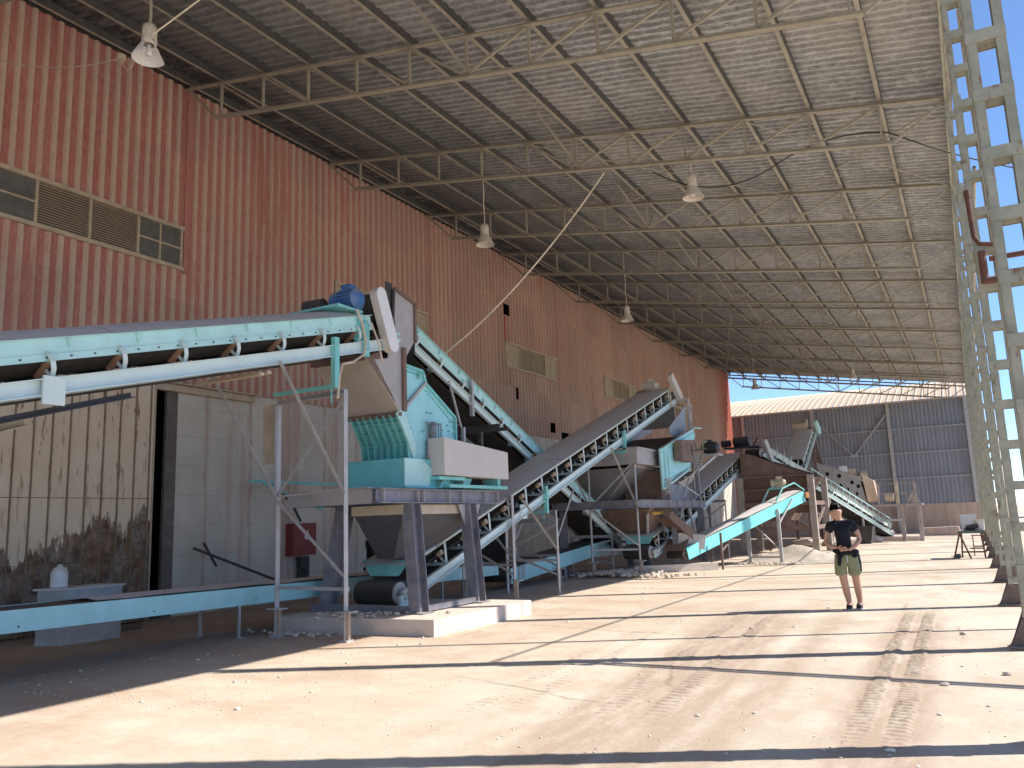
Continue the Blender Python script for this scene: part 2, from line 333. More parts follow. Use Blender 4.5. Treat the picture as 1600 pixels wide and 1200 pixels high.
        OFF[ob.name] = o_.copy()
        return ob
def tag(o, label=None, cat=None, group=None, kind=None):
    for k, v in (('label', label), ('category', cat), ('group', group), ('kind', kind)):
        if v: o[k] = v
    return o
def empty(name, loc, label, cat, group=None):
    o = bpy.data.objects.new(name, None); C.objects.link(o); o.location = loc; o.empty_display_size = .1
    OFF[o.name] = V(loc); return tag(o, label, cat, group)
def copy_tree(o, parent=None):
    kids = list(o.children); c = o.copy(); C.objects.link(c)
    if parent: c.parent = parent
    for k in kids: copy_tree(k, c)
    return c
def deselect_label(o): 
    for k in ('label',):
        if k in o: del o[k]

# ------------------------------------------------------------ ground
XL, XR, YB0, YB1, DY = -14.41, .49, -7.2, 58.05, 4.663
g = MB(); nx = 60
g.add([(-600, -300, 0), (600, -300, 0), (600, 900, 0), (-600, 900, 0)], [(0, 1, 2, 3)])
tag(g.build('ground', 'ground'), kind='structure')
tr = MB()
from mathutils import noise as mn
def track(p0, p1, wid, gap, amp=.022, pitch_=.115, cover=.5, seed=0):
    """tread ribs pressed up in the dust: a fine grid that rises out of the floor"""
    p0 = V((*p0, 0)); p1 = V((*p1, 0)); L = (p1-p0).length; d = (p1-p0)/L; s_ = V((d.y, -d.x, 0))
    nu, nv = 30, int(L/.0135); o = len(tr.v)
    for i in range(nv+1):
        a_ = L*i/nv
        for j in range(nu+1):
            u_ = (j/nu-.5)*2*wid*1.12; au = abs(u_)
            e_ = min(1, max(0, (au-gap)/.03))*min(1, max(0, (wid*(1+.12*mn.noise(V((a_*9, seed, u_*2))))-au)/.05))
            ph_ = a_+.10*au+(.055 if u_ > 0 else 0)+.012*mn.noise(V((a_*5, u_*9, seed)))
            rib = max(0, math.sin(2*math.pi*ph_/pitch_))**.8
            q = mn.noise(V((a_*1.1, u_*3+(5 if u_ > 0 else 0), seed)))*.9+cover; q = min(1, max(0, q*1.6))
            g_ = mn.noise(V((a_*22, u_*22, seed+3)))
            h = amp*e_*rib*q*(.8+.5*g_)*min(1, a_/1.5, (L-a_)/1.5+.1)
            p = p0+d*a_+s_*u_; tr.v.append((p.x, p.y, h-.003))
    tr.f += [(o+i*(nu+1)+j, o+(i+1)*(nu+1)+j, o+(i+1)*(nu+1)+j+1, o+i*(nu+1)+j+1) for i in range(nv) for j in range(nu)]
    tr.m += [0]*(nv*nu)
track((-.80, 5.9), (-.93, 15.6), .25, .035, .026, .115, .85, 1)
track((-2.70, 5.9), (-3.35, 15.4), .36, .10, .022, .13, .55, 4)
track((-3.9, 5.4), (-4.4, 12.5), .30, .06, .019, .13, .45, 9)
tag(tr.build('tyre_tracks', 'ground', smooth=True), kind='structure')
cr = MB()
for i in range(1300):
    x = random.uniform(-10, .3) if random.random() < .6 else random.gauss(-7.6, 1.2)
    y = 5.5+30*random.random()**1.6; r_ = random.uniform(.004, .011)*(1+1.5*(random.random() < .06))
    cr.blob((x, y, r_*.4), r_, (1.3, 1, .6), .35)
tag(cr.build('gravel', 'stone'), kind='stuff')
tag(MB().add([(120, -20, -.5), (600, -100, -.5), (700, 500, -.5), (60, 760, -.5), (60, 500, -.5), (150, 60, 9), (430, 0, 30), (520, 420, 60), (150, 640, 34), (90, 420, 20)],
    [(0, 5, 9, 4), (0, 1, 6, 5), (5, 6, 7, 9), (9, 7, 8), (1, 2, 7, 6), (2, 3, 8, 7), (3, 4, 9, 8)]).build('hills', 'hill'), kind='structure')
h = empty('distant_house', (14.0, 120, 0), 'small white building far beyond the right-hand columns', 'building')
MB().box(9, 30, 116, 126, 0, 6).build('wall', 'wt', h)
MB().prism([(8.5, 115, 6.0), (8.5, 127, 6.0), (8.5, 121, 8)], (22, 0, 0)).build('roof', 'brown', h)

# ------------------------------------------------------------ factory building (red wall)
B = empty('factory_building', (XL, 26, 0), 'long red corrugated factory building with dusty ribs above a concrete base wall', 'building')
ztop = 9.0+.168*(.54-XL)+.12
openings = []                                        # y0,y1,z0,z1
WIN = [(7.15, 11.38), (16.35, 20.6), (25.6, 29.85), (34.9, 39.1), (44.2, 48.4)]
for a, b in WIN: openings.append((a, b, 7.32, 8.18))
openings.append((-2.2, 2.1, 7.32, 8.18))
HOLES = [(25.6, 26.05, 9.25, 9.68), (26.2, 26.65, 6.15, 6.6), (29.0, 29.5, 5.12, 5.52), (30.0, 30.9, 4.86, 5.2), (38.0, 38.6, 7.35, 7.6)]
openings += HOLES
corr = MB(); P = .25
y = YB0
while y < YB1:
    y1 = y+P
    zb = 5.22 if y < 10.8 else 4.78
    iv = [(zb, ztop)]
    for a, b, c0, c1 in openings:
        if y+P/2 > a and y+P/2 < b:
            nv = []
            for u, v_ in iv:
                if c0 > u: nv.append((u, min(c0, v_)))
                if c1 < v_: nv.append((max(c1, u), v_))
            iv = [(u, v_) for u, v_ in nv if v_-u > .02]
    jit = random.uniform(-.004, .004)
    for u, v_ in iv:
        # outline across one rib: wide valley (paint) | slope | ridge (dust) | slope
        px = [(0, 0), (.125, 0), (.15, .04), (.222, .04), (.25, 0)]
        for k in range(4):
            (a0, d0), (a1, d1) = px[k], px[k+1]
            corr.add([(XL+d0+jit, y+a0, u), (XL+d1+jit, y+a1, u), (XL+d1+jit, y+a1, v_), (XL+d0+jit, y+a0, v_)], [(0, 1, 2, 3)], 0 if k in (0, 3) else 1)
    y = y1
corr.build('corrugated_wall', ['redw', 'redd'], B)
e = MB(); e.box(XL-12, XL+.045, YB1, YB1+.06, 0, ztop)
e.build('end_wall', mat('orange_sunlit_end_sheet', (.55, .13, .07), .7, dust=.2, dcol=(.5, .3, .22)), B)  # orange of the sunlit wall end put into the sheet colour
for ya_, yb_, zz_ in ((11.43, 11.55, 7.2), (20.72, 20.8, 5), (30.0, 30.08, 5.3), (39.3, 39.38, 4.9), (48.7, 48.78, 4.9)): MB().box(XL-.02, XL+.06, ya_, yb_, zz_, ztop-.1).build('sheet_lap', 'redw', B)
# concrete base wall
cw = MB(); cw.box(XL-.22, XL-.03, 11.48, 21.4, 0, 4.80).box(XL-.22, XL-.03, 25.2, 29.4, 0, 4.80).box(XL-.22, XL-.03, 33.0, YB1, 0, 4.80)
cw.box(XL-.22, XL+.09, 25.0, 37.0, 4.25, 4.84)
cw.build('concrete_base', 'conc', B)
MB().box(XL-.10, XL-.02, 11.2, 11.47, 0, 4.62).build('door_jamb', mat('grey_brown_jamb', (.12, .10, .09), .8, dust=.3), B)
MB().box(XL-.05, XL+.10, 10.3, 13.5, 4.60, 4.74).box(XL+.0, XL+.22, 11.0, 13.5, 4.745, 4.77).build('door_rail', 'frame', B)
MB().box(XL-13, XL-.001, YB0, YB1, ztop+.14, ztop+.22).build('roof', 'galv', B)  # building roof, unseen; added to stop light leaking over the wall
MB().box(XL-.14, XL+.0, YB0, YB1, ztop-.02, ztop+.13).box(XL-.02, XL+.05, YB0, YB1, ztop-.1, ztop-.021).build('wall_head_light_seal', 'dark', B)  # strips added to close a light leak between wall and canopy
MB().box(XL-1.2, XL-1.0, YB0, YB1-.1, 0, ztop+.1).build('interior_dark_sheet', 'black', B)  # black sheet stands in for the unlit interior behind the openings
# sliding doors
def slide_door(y0, y1, z1, m, rib, xo, lab=None):
    d = MB(); d.box(XL+xo, XL+xo+.03, y0, y1, .02, z1)
    D = d.build('sliding_door', m, B)
    rb = MB(); yy = y0
    while yy < y1+.01:
        rb.box(XL+xo+.03, XL+xo+.055, yy, yy+.025, .04, z1-.02); yy += rib
    rb.build('rib', 'doorrib' if m == 'door' else m, D)
    if lab: D['label'] = lab
    return D
D = slide_door(3.0, 10.80, 5.12, 'door', .335, .09, 'cream sliding door with rust streaks and a corroded bottom')
MB().box(XL+.085, XL+.125, 10.81, 10.84, .02, 5.1).build('edge_strip', 'frame', D)
lin = MB(); lin.box(XL+.122, XL+.126, 3.0, 10.8, 2.36, 2.372); lin.box(XL+.122, XL+.126, 3.0, 10.8, 1.2, 1.21).build('seam', 'rust', D)
slide_door(21.45, 25.15, 4.6, 'dark', .12, .02, 'dark ribbed door behind the conveyors')
slide_door(29.45, 32.95, 4.2, mat('dull_cream_door', (.40, .36, .30), .8, dust=.3), .3, .02, 'pale slatted door behind the screen')
# windows
def window(y0, y1, glass_ends=True):
    z0, z1 = 7.32, 8.18
    f = MB(); f.box(XL-.02, XL+.09, y0-.04, y1+.04, z1-.02, z1+.06).box(XL-.02, XL+.09, y0-.04, y1+.04, z0-.06, z0+.02)
    n = 4; wd = (y1-y0)/n
    for k in range(n+1):
        yy = y0+wd*k; f.box(XL, XL+.055, yy-.025, yy+.025, z0+.02, z1-.02)
    for k in (0, 3):
        f.box(XL+.005, XL+.05, y0+wd*k+.025, y0+wd*(k+1)-.025, (z0+z1)/2-.018, (z0+z1)/2+.018)
    for k in (3,):
        f.box(XL+.008, XL+.045, y0+wd*(k+.5)-.016, y0+wd*(k+.5)+.016, z0+.02, (z0+z1)/2-.02).box(XL+.008, XL+.045, y0+wd*(k+.5)-.016, y0+wd*(k+.5)+.016, (z0+z1)/2+.02, z1-.02)
    W = f.build('window', 'frame', B)
    for k in (0, 3):
        MB().box(XL+.012, XL+.02, y0+wd*k+.02, y0+wd*(k+1)-.02, z0+.015, z1-.015).build('pane', 'pane' if y0 < 12 else 'louvre', W)
    for k in (1, 2):
        l = MB(); zz = z0+.03
        while zz < z1-.04:
            l.add([(XL+.015, y0+wd*k+.03, zz+.036), (XL+.015, y0+wd*(k+1)-.03, zz+.036), (XL+.045, y0+wd*(k+1)-.03, zz), (XL+.045, y0+wd*k+.03, zz)], [(0, 1, 2, 3)])
            zz += .05
        l.build('louvre_panel', 'louvre', W)
        MB().box(XL-.012, XL-.004, y0+wd*k+.03, y0+wd*(k+1)-.03, z0+.02, z1-.02).build('louvre_back', 'lback' if y0 < 12 else 'louvre', W)
for a, b in WIN: window(a, b)
hp = MB(); hp.box(XL+.01, XL+.02, 25.62, 25.82, 8.25, 9.2)
hp.build('bare_paint_streak', mat('bright_red_streak', (.42, .05, .035), .7, dust=.1), B)
MB().box(XL-.015, XL-.005, 52.5, 54.6, 4.15, 4.75).box(XL+.06, XL+.07, 53.2, 57.0, 4.1, 5.1).build('notice_board', 'wt', B)
MB().box(XL+.072, XL+.076, 53.4, 55.4, 4.45, 4.95).build('notice_print', 'signblue', B)

# ------------------------------------------------------------ canopy: trusses, purlins, columns, roof
def ztc(x): return 9.0+.168*(.54-x)
K = empty('yard_canopy', (-6.9, 26, 0), 'tall lean-to canopy of steel trusses and lattice columns roofed with weathered grey sheets', 'canopy')
K.location = (0, 0, 0); OFF[K.name] = V((0, 0, 0))
# roof sheets
rf = MB(); pitch = .21; xs = [-14.45+k*(15.0/10) for k in range(10)]+[.50]
yy = YB0; prof = []
while yy < YB1+.15:
    for k in range(6): prof.append((yy+pitch*k/6, .034*math.sin(2*math.pi*k/6)))
    yy += pitch
for i in range(len(xs)-1):
    x0, x1 = xs[i], xs[i+1]; st = .0 if i % 2 else .008
    vs = []
    for (a, hgt) in prof: vs += [(x0-.05, a, ztc(x0-.05)+.235+hgt+st), (x1, a, ztc(x1)+.235+hgt+st)]
    rf.add(vs, [(2*k, 2*k+1, 2*k+3, 2*k+2) for k in range(len(prof)-1)])
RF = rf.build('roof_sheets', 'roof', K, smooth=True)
# a lighter strip of roof sheets on purlins
PX = [-14.25]+[-13.30+1.257*k for k in range(11)]+[.42]
for x in PX:
    z = ztc(x)+.055+.075; p = MB(); y0, y1 = YB0+.2, YB1+.1
    p.box(x+.065, x+.073, y0, y1, z-.083, z+.085).box(x, x+.065, y0, y1, z+.075, z+.085); p.cur = 1; p.box(x-.005, x+.0645, y0, y1, z-.083, z-.072)
    p.build('purlin', ['purlin', 'truss'], K)
# one truss
def truss(yc, parent, mm='truss'):
    o = MB().angle((-14.37, yc, ztc(-14.37)), (.40, yc, ztc(.40)), .09, .01).build('truss', mm, parent)
    OFF[o.name] = OFF[parent.name]
    zb = lambda x: ztc(x)-.79
    MB().angle((-13.42, yc, zb(-13.42)), (-.55, yc, zb(-.55)), .105, .01).build('bottom_chord', mm, o)
    xs_ = PX[1:-1]
    for i, x in enumerate(xs_):
        MB().bar((x, yc+.02, zb(x)+.04), (x, yc+.02, ztc(x)-.04), .055, .04, (1, 0, 0)).build('vertical', mm, o)
    for i in range(len(xs_)-1):
        a, b = xs_[i], xs_[i+1]
        if i < 5: p, q = (a+.03, yc-.022, ztc(a)-.05), (b-.03, yc-.022, zb(b)+.05)
        else: p, q = (b-.03, yc-.022, ztc(b)-.05), (a+.03, yc-.022, zb(a)+.05)
        MB().bar(p, q, .045, .05).build('diagonal', mm, o)
    MB().bar((-14.33, yc, ztc(-14.37)-.05), (-13.42, yc, zb(-13.42)), .035, .045).build('end_strut', mm, o)
    MB().bar((.38, yc, ztc(.4)-.05), (-.55, yc, zb(-.55)), .035, .045).build('end_strut', mm, o)
    k = MB()
    for s_ in (-1, 1): k.bar((-6.95, yc+s_*.03, zb(-6.95)+.05), (-7.3, yc+s_*1.35, ztc(-7.3)+.07), .035, .035)
    k.build('knee_brace', mm, o)
    return o
T0 = truss(YB0+.0+5*0+ (11.42-YB0) - 4*DY + 0, K)     # the truss nearest the camera side
t0y = 11.42-4*DY+ (0)
T0y = (YB0+(11.42-YB0)-4*DY)
for i in range(1, 15):
    c = copy_tree(T0, K); c.location = (0, DY*i, 0)
# bracing rods in the roof plane
for i, (ya, yb) in enumerate(((16.08, 20.75), (39.4, 44.06))):
    rr = MB()
    for (xa, xb) in ((-8.2, -3.2), (-3.2, .4)):
        rr.tube((xa, ya, ztc(xa)-.06), (xb, yb, ztc(xb)-.06), .014, 6).tube((xb, ya, ztc(xb)-.075), (xa, yb, ztc(xa)-.075), .014, 6)
    rr.build('bracing_rod', 'truss', K)
# columns
def column(yc, parent):
    cx = .49
    o = MB().box(cx-.30, cx+.30, yc-.22, yc+.22, 0, .03).prism([(cx-.29, yc-.012, .03), (cx-.14, yc-.012, .42), (cx-.14, yc-.012, .03)], (0, .02, 0)).prism([(cx+.29, yc-.012, .03), (cx+.14, yc-.012, .42), (cx+.14, yc-.012, .03)], (0, .02, 0)).prism([(cx-.29, yc-.096, .03), (cx+.29, yc-.096, .03), (cx+.15, yc-.096, .34), (cx-.15, yc-.096, .34)], (0, .012, 0)).prism([(cx-.29, yc+.084, .03), (cx+.29, yc+.084, .03), (cx+.15, yc+.084, .34), (cx-.15, yc+.084, .34)], (0, .012, 0)).build('column', 'base', parent)
    OFF[o.name] = OFF[parent.name]
    for s_ in (-1, 1):
        xo = cx+s_*.13
        MB().box(xo-.005, xo+.005, yc-.075, yc+.075, .03, 8.98).box(*sorted((xo-s_*.005, xo-s_*.065)), yc-.08, yc-.07, .03, 8.98).box(*sorted((xo-s_*.005, xo-s_*.065)), yc+.07, yc+.08, .03, 8.98).build('chord', 'colm', o)
    z = .36
    while z < 8.9:
        MB().box(cx-.138, cx+.138, yc-.092, yc-.081, z, z+.10).box(cx-.138, cx+.138, yc+.081, yc+.092, z, z+.10).box(cx-.123, cx+.123, yc-.069, yc+.069, z+.002, z+.016).build('batten', 'colm', o); z += .485
    return o
C0 = column(T0y, K)
for i in range(1, 15):
    c = copy_tree(C0, K); c.location = (0, DY*i+(.25 if i == 3 else 0), 0)
ev = MB().box(.36, .40, YB0+.2, YB1, ztc(.4)-.14, ztc(.4)-.045)
ev.build('eave_beam', 'colm', K)
MB().tube((.49, 11.5, 5.9), (.49, YB1-.1, 5.9), .022, 8).build('tie_rail', 'truss', K)
for yc in (13.3, 24.5): MB().tube((.72, yc, 0), (.66, yc, 9.1), .05, 8).build('downpipe', 'tan', K)

# ------------------------------------------------------------ pendant lamps
def lamp(x, y, zt, lab, broken=False, cat='lamp'):
    L = empty('pendant_lamp', (x, y, 8.22), lab, cat, 'bell-shaped pendant lamps under the canopy')
    m = MB(); m.lathe([(.0, .52), (.045, .515), (.075, .50), (.085, .46), (.09, .34), (.105, .27), (.10, .22), (.07, .2)], (x, y, 8.22), 18)
    for k in range(8):
        a = k*math.pi/4; m.bar((x+.088*math.cos(a), y+.088*math.sin(a), 8.55), (x+.094*math.cos(a), y+.094*math.sin(a), 8.70), .012, .02, (math.cos(a), math.sin(a), 0))
    m.build('ballast_housing', 'lampw', L, True)
    prof = [(.095, .25), (.12, .19), (.155, .13), (.185, .06), (.22, .0), (.225, -.012), (.215, -.012), (.18, .06), (.15, .13), (.115, .19), (.09, .24)]
    r_ = MB()
    if broken: prof = [(.095, .25)]+[q for j in range(6) for q in ((.105+.02*j, .215-.036*j), (.118+.02*j, .20-.036*j))]+[(.222, -.012), (.216, -.008)]+[q for j in range(5, -1, -1) for q in ((.112+.02*j, .197-.036*j), (.099+.02*j, .212-.036*j))]
    if broken:
        n = 24
        for k in range(n):
            if k >= 20 or k <= 4: continue
            a0, a1 = 2*math.pi*k/n, 2*math.pi*(k+1)/n; cut = 2 if k in (19, 5) else 0
            vs = []
            for rr, hh in prof[cut:len(prof)-cut]: vs += [(x+rr*math.cos(a0), y+rr*math.sin(a0), 8.22+hh), (x+rr*math.cos(a1), y+rr*math.sin(a1), 8.22+hh)]
            r_.add(vs, [(2*j, 2*j+1, 2*j+3, 2*j+2) for j in range(len(vs)//2-1)])
        w_ = MB().path([(x+.08, y-.02, 8.46), (x+.17, y-.06, 8.42), (x+.24, y-.08, 8.33), (x+.26, y-.08, 8.2)], .012); w_.build('bent_rim', 'lampw', L)
    else: r_.lathe(prof, (x, y, 8.22), 24)
    r_.build('reflector', 'lampw' if not broken else 'lampin', L, not broken)
    MB().lathe([(0, .03), (.035, .035), (.045, .08), (.03, .15), (.02, .2)], (x, y, 8.22), 10).build('bulb', 'lampin', L, True)
    pts = [(x+.01*math.sin(k*1.3), y, 8.74+(zt-8.74)*k/8) for k in range(9)]
    MB().path(pts, .012 if not broken else .02, 6).build('hanging_cable', 'rope' if not broken else 'truss', L)
    return L
lamp(-9.35, 6.76, ztc(-9.35)-.84, 'pendant lamp with a broken cream shade, nearest the red wall window', True)
lamp(-9.5, 16.10, ztc(-9.5)-.84, 'dusty bell lamp hanging low against the red wall top, left of the rope')
lamp(-4.4, 16.10, ztc(-4.4)-.84, 'bell lamp hanging under the right half of the second big truss')
lamp(-9.5, 25.40, ztc(-9.5)-.84, 'bell lamp in the middle distance above the second conveyor head')
lamp(-9.5, 44.06, ztc(-9.5)-.84, 'small far dark bell lamp seen against the strip of blue sky')
lamp(-4.6, 44.06, ztc(-4.6)-.84, 'faint far bell lamp near the cream roof of the blue shed')

# ------------------------------------------------------------ blue shed behind
H_ = empty('blue_shed', (-7, 60, 0), 'slate blue corrugated shed with cream roof and concrete plinth closing the yard', 'building')
bs = MB(); x = -24.0; P2 = .25
while x < .25:
    px = [(0, 0), (.09, 0), (.12, .04), (.21, .04), (.25, 0)]
    for k in range(4):
        (a0, d0), (a1, d1) = px[k], px[k+1]
        bs.add([(x+a0, 60-d0, 1.84), (x+a1, 60-d1, 1.84), (x+a1, 60-d1, 8.62), (x+a0, 60-d0, 8.62)], [(0, 1, 2, 3)])
    x += P2
bs.build('corrugated_wall', 'bluesheet', H_)
MB().box(-24, .42, 59.93, 60.25, 0, 1.86).build('concrete_plinth', 'bconc', H_)
MB().box(.3, .38, 60.06, 90, 1.86, 8.6).build('side_wall', 'bluesheet', H_)
cr_ = MB(); x = -24.0; n = 0
while x < .6:
    # arched cream roof, ribs running up the slope
    pr_ = [(59.55, 8.66), (61.5, 9.25), (64, 9.95), (67, 10.6), (71, 11.2), (76, 11.6)]
    for k in range(5):
        (ya, za), (yb, zb_) = pr_[k], pr_[k+1]
        for (a0, d0), (a1, d1) in (((0, 0), (.30, 0)), ((.30, 0), (.335, .06)), ((.335, .06), (.385, .06)), ((.385, .06), (.42, 0))):
            cr_.add([(x+a0, ya, za+d0), (x+a1, ya, za+d1), (x+a1, yb, zb_+d1), (x+a0, yb, zb_+d0)], [(0, 1, 2, 3)])
    x += .42
cr_.build('roof', 'creamroof', H_)
MB().box(-24, .5, 59.5, 59.56, 8.55, 8.66).build('gutter', 'frame', H_)
for x in (-14.0, -9.2, -4.35, .25):
    MB().box(x-.1, x+.1, 59.70, 59.92, 1.86 if x > 0 else 0.0, 8.6).build('post', 'galv', H_)
for z in (3.57, 5.22, 6.83):
    MB().box(-24, .2, 59.84, 59.925, z-.03, z+.03).build('girt', 'galv', H_)
MB().bar((-9.1, 59.78, 7.9), (-6.75, 59.78, 5.25), .07, .07).bar((-4.45, 59.78, 7.9), (-6.65, 59.78, 5.25), .09, .09).box(-6.95, -6.45, 59.73, 59.76, 5.15, 5.32).build('wind_brace', 'galv', H_)

# ------------------------------------------------------------ conveyors
def frame(par, xa, ya, xb, yb, zt, y_arm=None, foot=True, m='galv', arm=1.4, zarm=None):
    """two posts with zigzag bracing; xa is the near (right) post"""
    a0, b0 = V((xa, ya, 0)), V((xb, yb, 0)); Z = V((0, 0, 1))
    F = MB().angle(b0+Z*(zt-.04), a0+Z*(zt-.04), .09, .01).build('support_frame', m, par)
    for p in (a0, b0):
        MB().bar(p, p+Z*zt, .09, .012, (1, 0, 0)).bar(p+V((-.041, .045, 0)), p+V((-.041, .045, zt-.1)), .012, .078, (0, 1, 0)).build('post', m, F)
        if foot: MB().box(p.x-.14, p.x+.14, p.y-.1, p.y+.1, .42, .437).box(p.x-.08, p.x+.08, p.y-.08, p.y+.08, 0, .03).build('foot_plate', m, F)
        if foot: MB().box(p.x-.05, p.x+.05, p.y-.008, p.y+.05, .03, .42).build('foot_sleeve', 'rollt', F)
    zm = zt*.58
    br = MB().bar(b0+Z*zm+V((0, -.04, 0)), a0+Z*(zt-.15)+V((0, -.04, 0)), .05, .01, (0, 1, 0)).bar(b0+Z*(zm-.05)+V((0, -.04, 0)), a0+Z*(zt*.25)+V((0, -.04, 0)), .05, .01, (0, 1, 0))
    if zt > 2.5: br.bar(b0+Z*zm+V((0, -.06, 0)), a0+Z*(zm+.05)+V((0, -.06, 0)), .03, .03)
    br.bar(b0+Z*.75+V((0, .05, 0)), a0+Z*.75+V((0, .05, 0)), .05, .05)
    br.build('cross_brace', m, F)
    if zarm:
        for p in (a0, b0): MB().angle(p+V((0, -arm, zarm)), p+V((0, -.05, zm)), .05, .008).build('stay', m, F)
    return F

def conveyor(name, label, T, Hd, w_=1.05, idl=.86, arch=.0, cover='cover', mg='girder', ms='turq_pale', detail=True, cutoff=None, skirt=True, slim=False):
    T = V(T); Hd = V(Hd); L = (Hd-T).length; u = (Hd-T)/L; s_ = u.cross(V((0, 0, 1))).normalized(); n = s_.cross(u)
    pt = lambda a, b, c: T+u*a-s_*b+n*c
    O = empty(name, (T-s_*w_/2).to_tuple()[:2]+(0,), label, 'conveyor')
    for b0, sg in ((0, -1), (w_, 1)):        # stringers
        g_ = MB(); g_.bar(pt(0, b0, -.09), pt(L, b0, -.09), .012, .18, n)
        g_.bar(pt(0, b0+sg*.038, -.006), pt(L, b0+sg*.038, -.006), .062, .012, n).bar(pt(0, b0+sg*.038, -.174), pt(L, b0+sg*.038, -.174), .062, .012, n)
        if b0 == 0:
            a = 1.2
            while a < L-.5: g_.bar(pt(a, -.012, -.02), pt(a, -.012, -.16), .2, .012, s_) if detail and cutoff == 'plates' else None; a += 2.6
        g_.build('girder', mg, O)
    for b0, sg in ((.03, -1), (w_-.03, 1)) if skirt else ():
        if slim:
            MB().bar(pt(.25, b0, .385), pt(L-.5, b0, .385), .008, .07, n).bar(pt(.25, b0+sg*.03, .418), pt(L-.5, b0+sg*.03, .418), .06, .008, n).build('skirt_plate', ms, O)
            continue
        k = MB(); k.bar(pt(.25, b0, .33), pt(L-.5, b0, .33), .008, .17, n).bar(pt(.25, b0+sg*.012, .215), pt(L-.5, b0+sg*.012, .215), .008, .075, n)
        k.bar(pt(.25, b0+sg*.03, .418), pt(L-.5, b0+sg*.03, .418), .06, .008, n)
        a = .8
        while a < L-.6: k.bar(pt(a, b0+sg*.022, .30), pt(a+.0, b0+sg*.022, .41), .012, .04, s_); a += .86
        k.build('skirt_plate', ms, O)
    if cover:
        cv = MB(); a = .2
        while a < L-.9:
            a2 = min(a+1.15, L-.6); nn = 6; vs = []; j = random.uniform(0, .012)
            for q in (a, a2-.012):
                for i in range(nn+1):
                    b = .0+w_*i/nn; vs.append(pt(q, b, .425+j+arch*math.sin(math.pi*i/nn)))
            cv.add(vs, [(i, i+1, nn+2+i, nn+1+i) for i in range(nn)]); a = a2
        o = cv.build('cover_sheet', cover, O)
        sm = o.modifiers.new('thick', 'SOLIDIFY'); sm.thickness = .006; sm.offset = 1
    # belt loop: troughed carrying run, return run, wraps
    bl = MB(); sec = [(.07, .19), (.30, .07), (w_-.30, .07), (w_-.07, .19)]; th = .016
    vs = []
    for a in (.35, L-.35):
        for b, c in sec: vs.append(pt(a, b, c))
        for b, c in sec: vs.append(pt(a, b, c-th))
    bl.add(vs, [(i, i+1, 9+i, 8+i) for i in range(3)]+[(4+i, 12+i, 13+i, 5+i) for i in range(3)]+[(0, 8, 12, 4), (3, 7, 15, 11)])
    Rr = .2
    for a, sg in ((0, -1), (L, 1)):          # wraps round the pulleys
        ring = []; nn = 10
        for i in range(nn+1):
            t = math.pi/2-math.pi*i/nn; ring.append((a+sg*Rr*math.cos(t), Rr*math.sin(t)))
        ring = [(a-sg*.37, .10)]+ring+[(a-sg*.02, -Rr)]
        vs = []
        for q, c in ring: vs += [pt(q, .1, c), pt(q, w_-.1, c)]
        bl.add(vs, [(2*i, 2*i+1, 2*i+3, 2*i+2) for i in range(len(ring)-1)])
    bl.bar(pt(0, w_/2, -.2), pt(L, w_/2, -.2), w_-.2, .014, n)
    bl.build('belt', 'rubber', O)
    for nm, a in (('tail_pulley', 0), ('head_pulley', L)):
        MB().tube(pt(a, .07, 0), pt(a, w_-.07, 0), .19, 20).tube(pt(a, -.12, 0), pt(a, w_+.12, 0), .035, 10).build(nm, 'plate', O, False)
        MB().bar(pt(a-.09, -.05, 0), pt(a+.09, -.05, 0), .06, .16, n).tube(pt(a, -.09, 0), pt(a, -.02, 0), .075, 12).build('bearing', ms, O)
    # idlers
    a = .55
    while a < L-.45:
        I = MB()
        for b0, sg in ((0, 1), (w_, -1)):
            pts = [(b0+sg*.02, .0), (b0-sg*.035, .09), (b0-sg*.045, .17), (b0-sg*.01, .25), (b0+sg*.03, .28)]
            if slim: pts = [(b0, .0), (b0-sg*.01, .36)]
            for (q0, q1) in zip(pts, pts[1:]): I.bar(pt(a, *q0), pt(a+(.05 if slim else 0), *q1), .012, .055, u)
            I.bar(pt(a, b0+sg*.03, .0), pt(a, b0+sg*.12, .10), .04, .012, u)
        I.bar(pt(a, .0, -.03), pt(a, w_, -.03), .05, .05, n)
        if detail: I.bar(pt(a+.04, .28, -.03), pt(a+.04, .28, .03), .03, .05, u).bar(pt(a+.04, w_-.28, -.03), pt(a+.04, w_-.28, .03), .03, .05, u)
        I = I.build('idler', mg if mg != 'galv' else 'turq_pale', O)
        if slim:
            for b0, sg in ((0, 1), (w_, -1)): MB().tube(pt(a-.12, b0+sg*-.03, .25), pt(a-.12, b0+sg*.07, .20), .05, 10).build('roller', 'rollt', I)
        elif detail:
            MB().tube(pt(a, .03, .185), pt(a, .27, .045), .045, 10).build('roller', 'roller', I, False)
            MB().tube(pt(a, w_-.03, .185), pt(a, w_-.27, .045), .045, 10).build('roller', 'roller', I, False)
            MB().tube(pt(a, .31, .012), pt(a, w_-.31, .012), .045, 10).build('roller', 'dark', I, False)
        a += idl
    return O, pt, L, (u, s_, n)

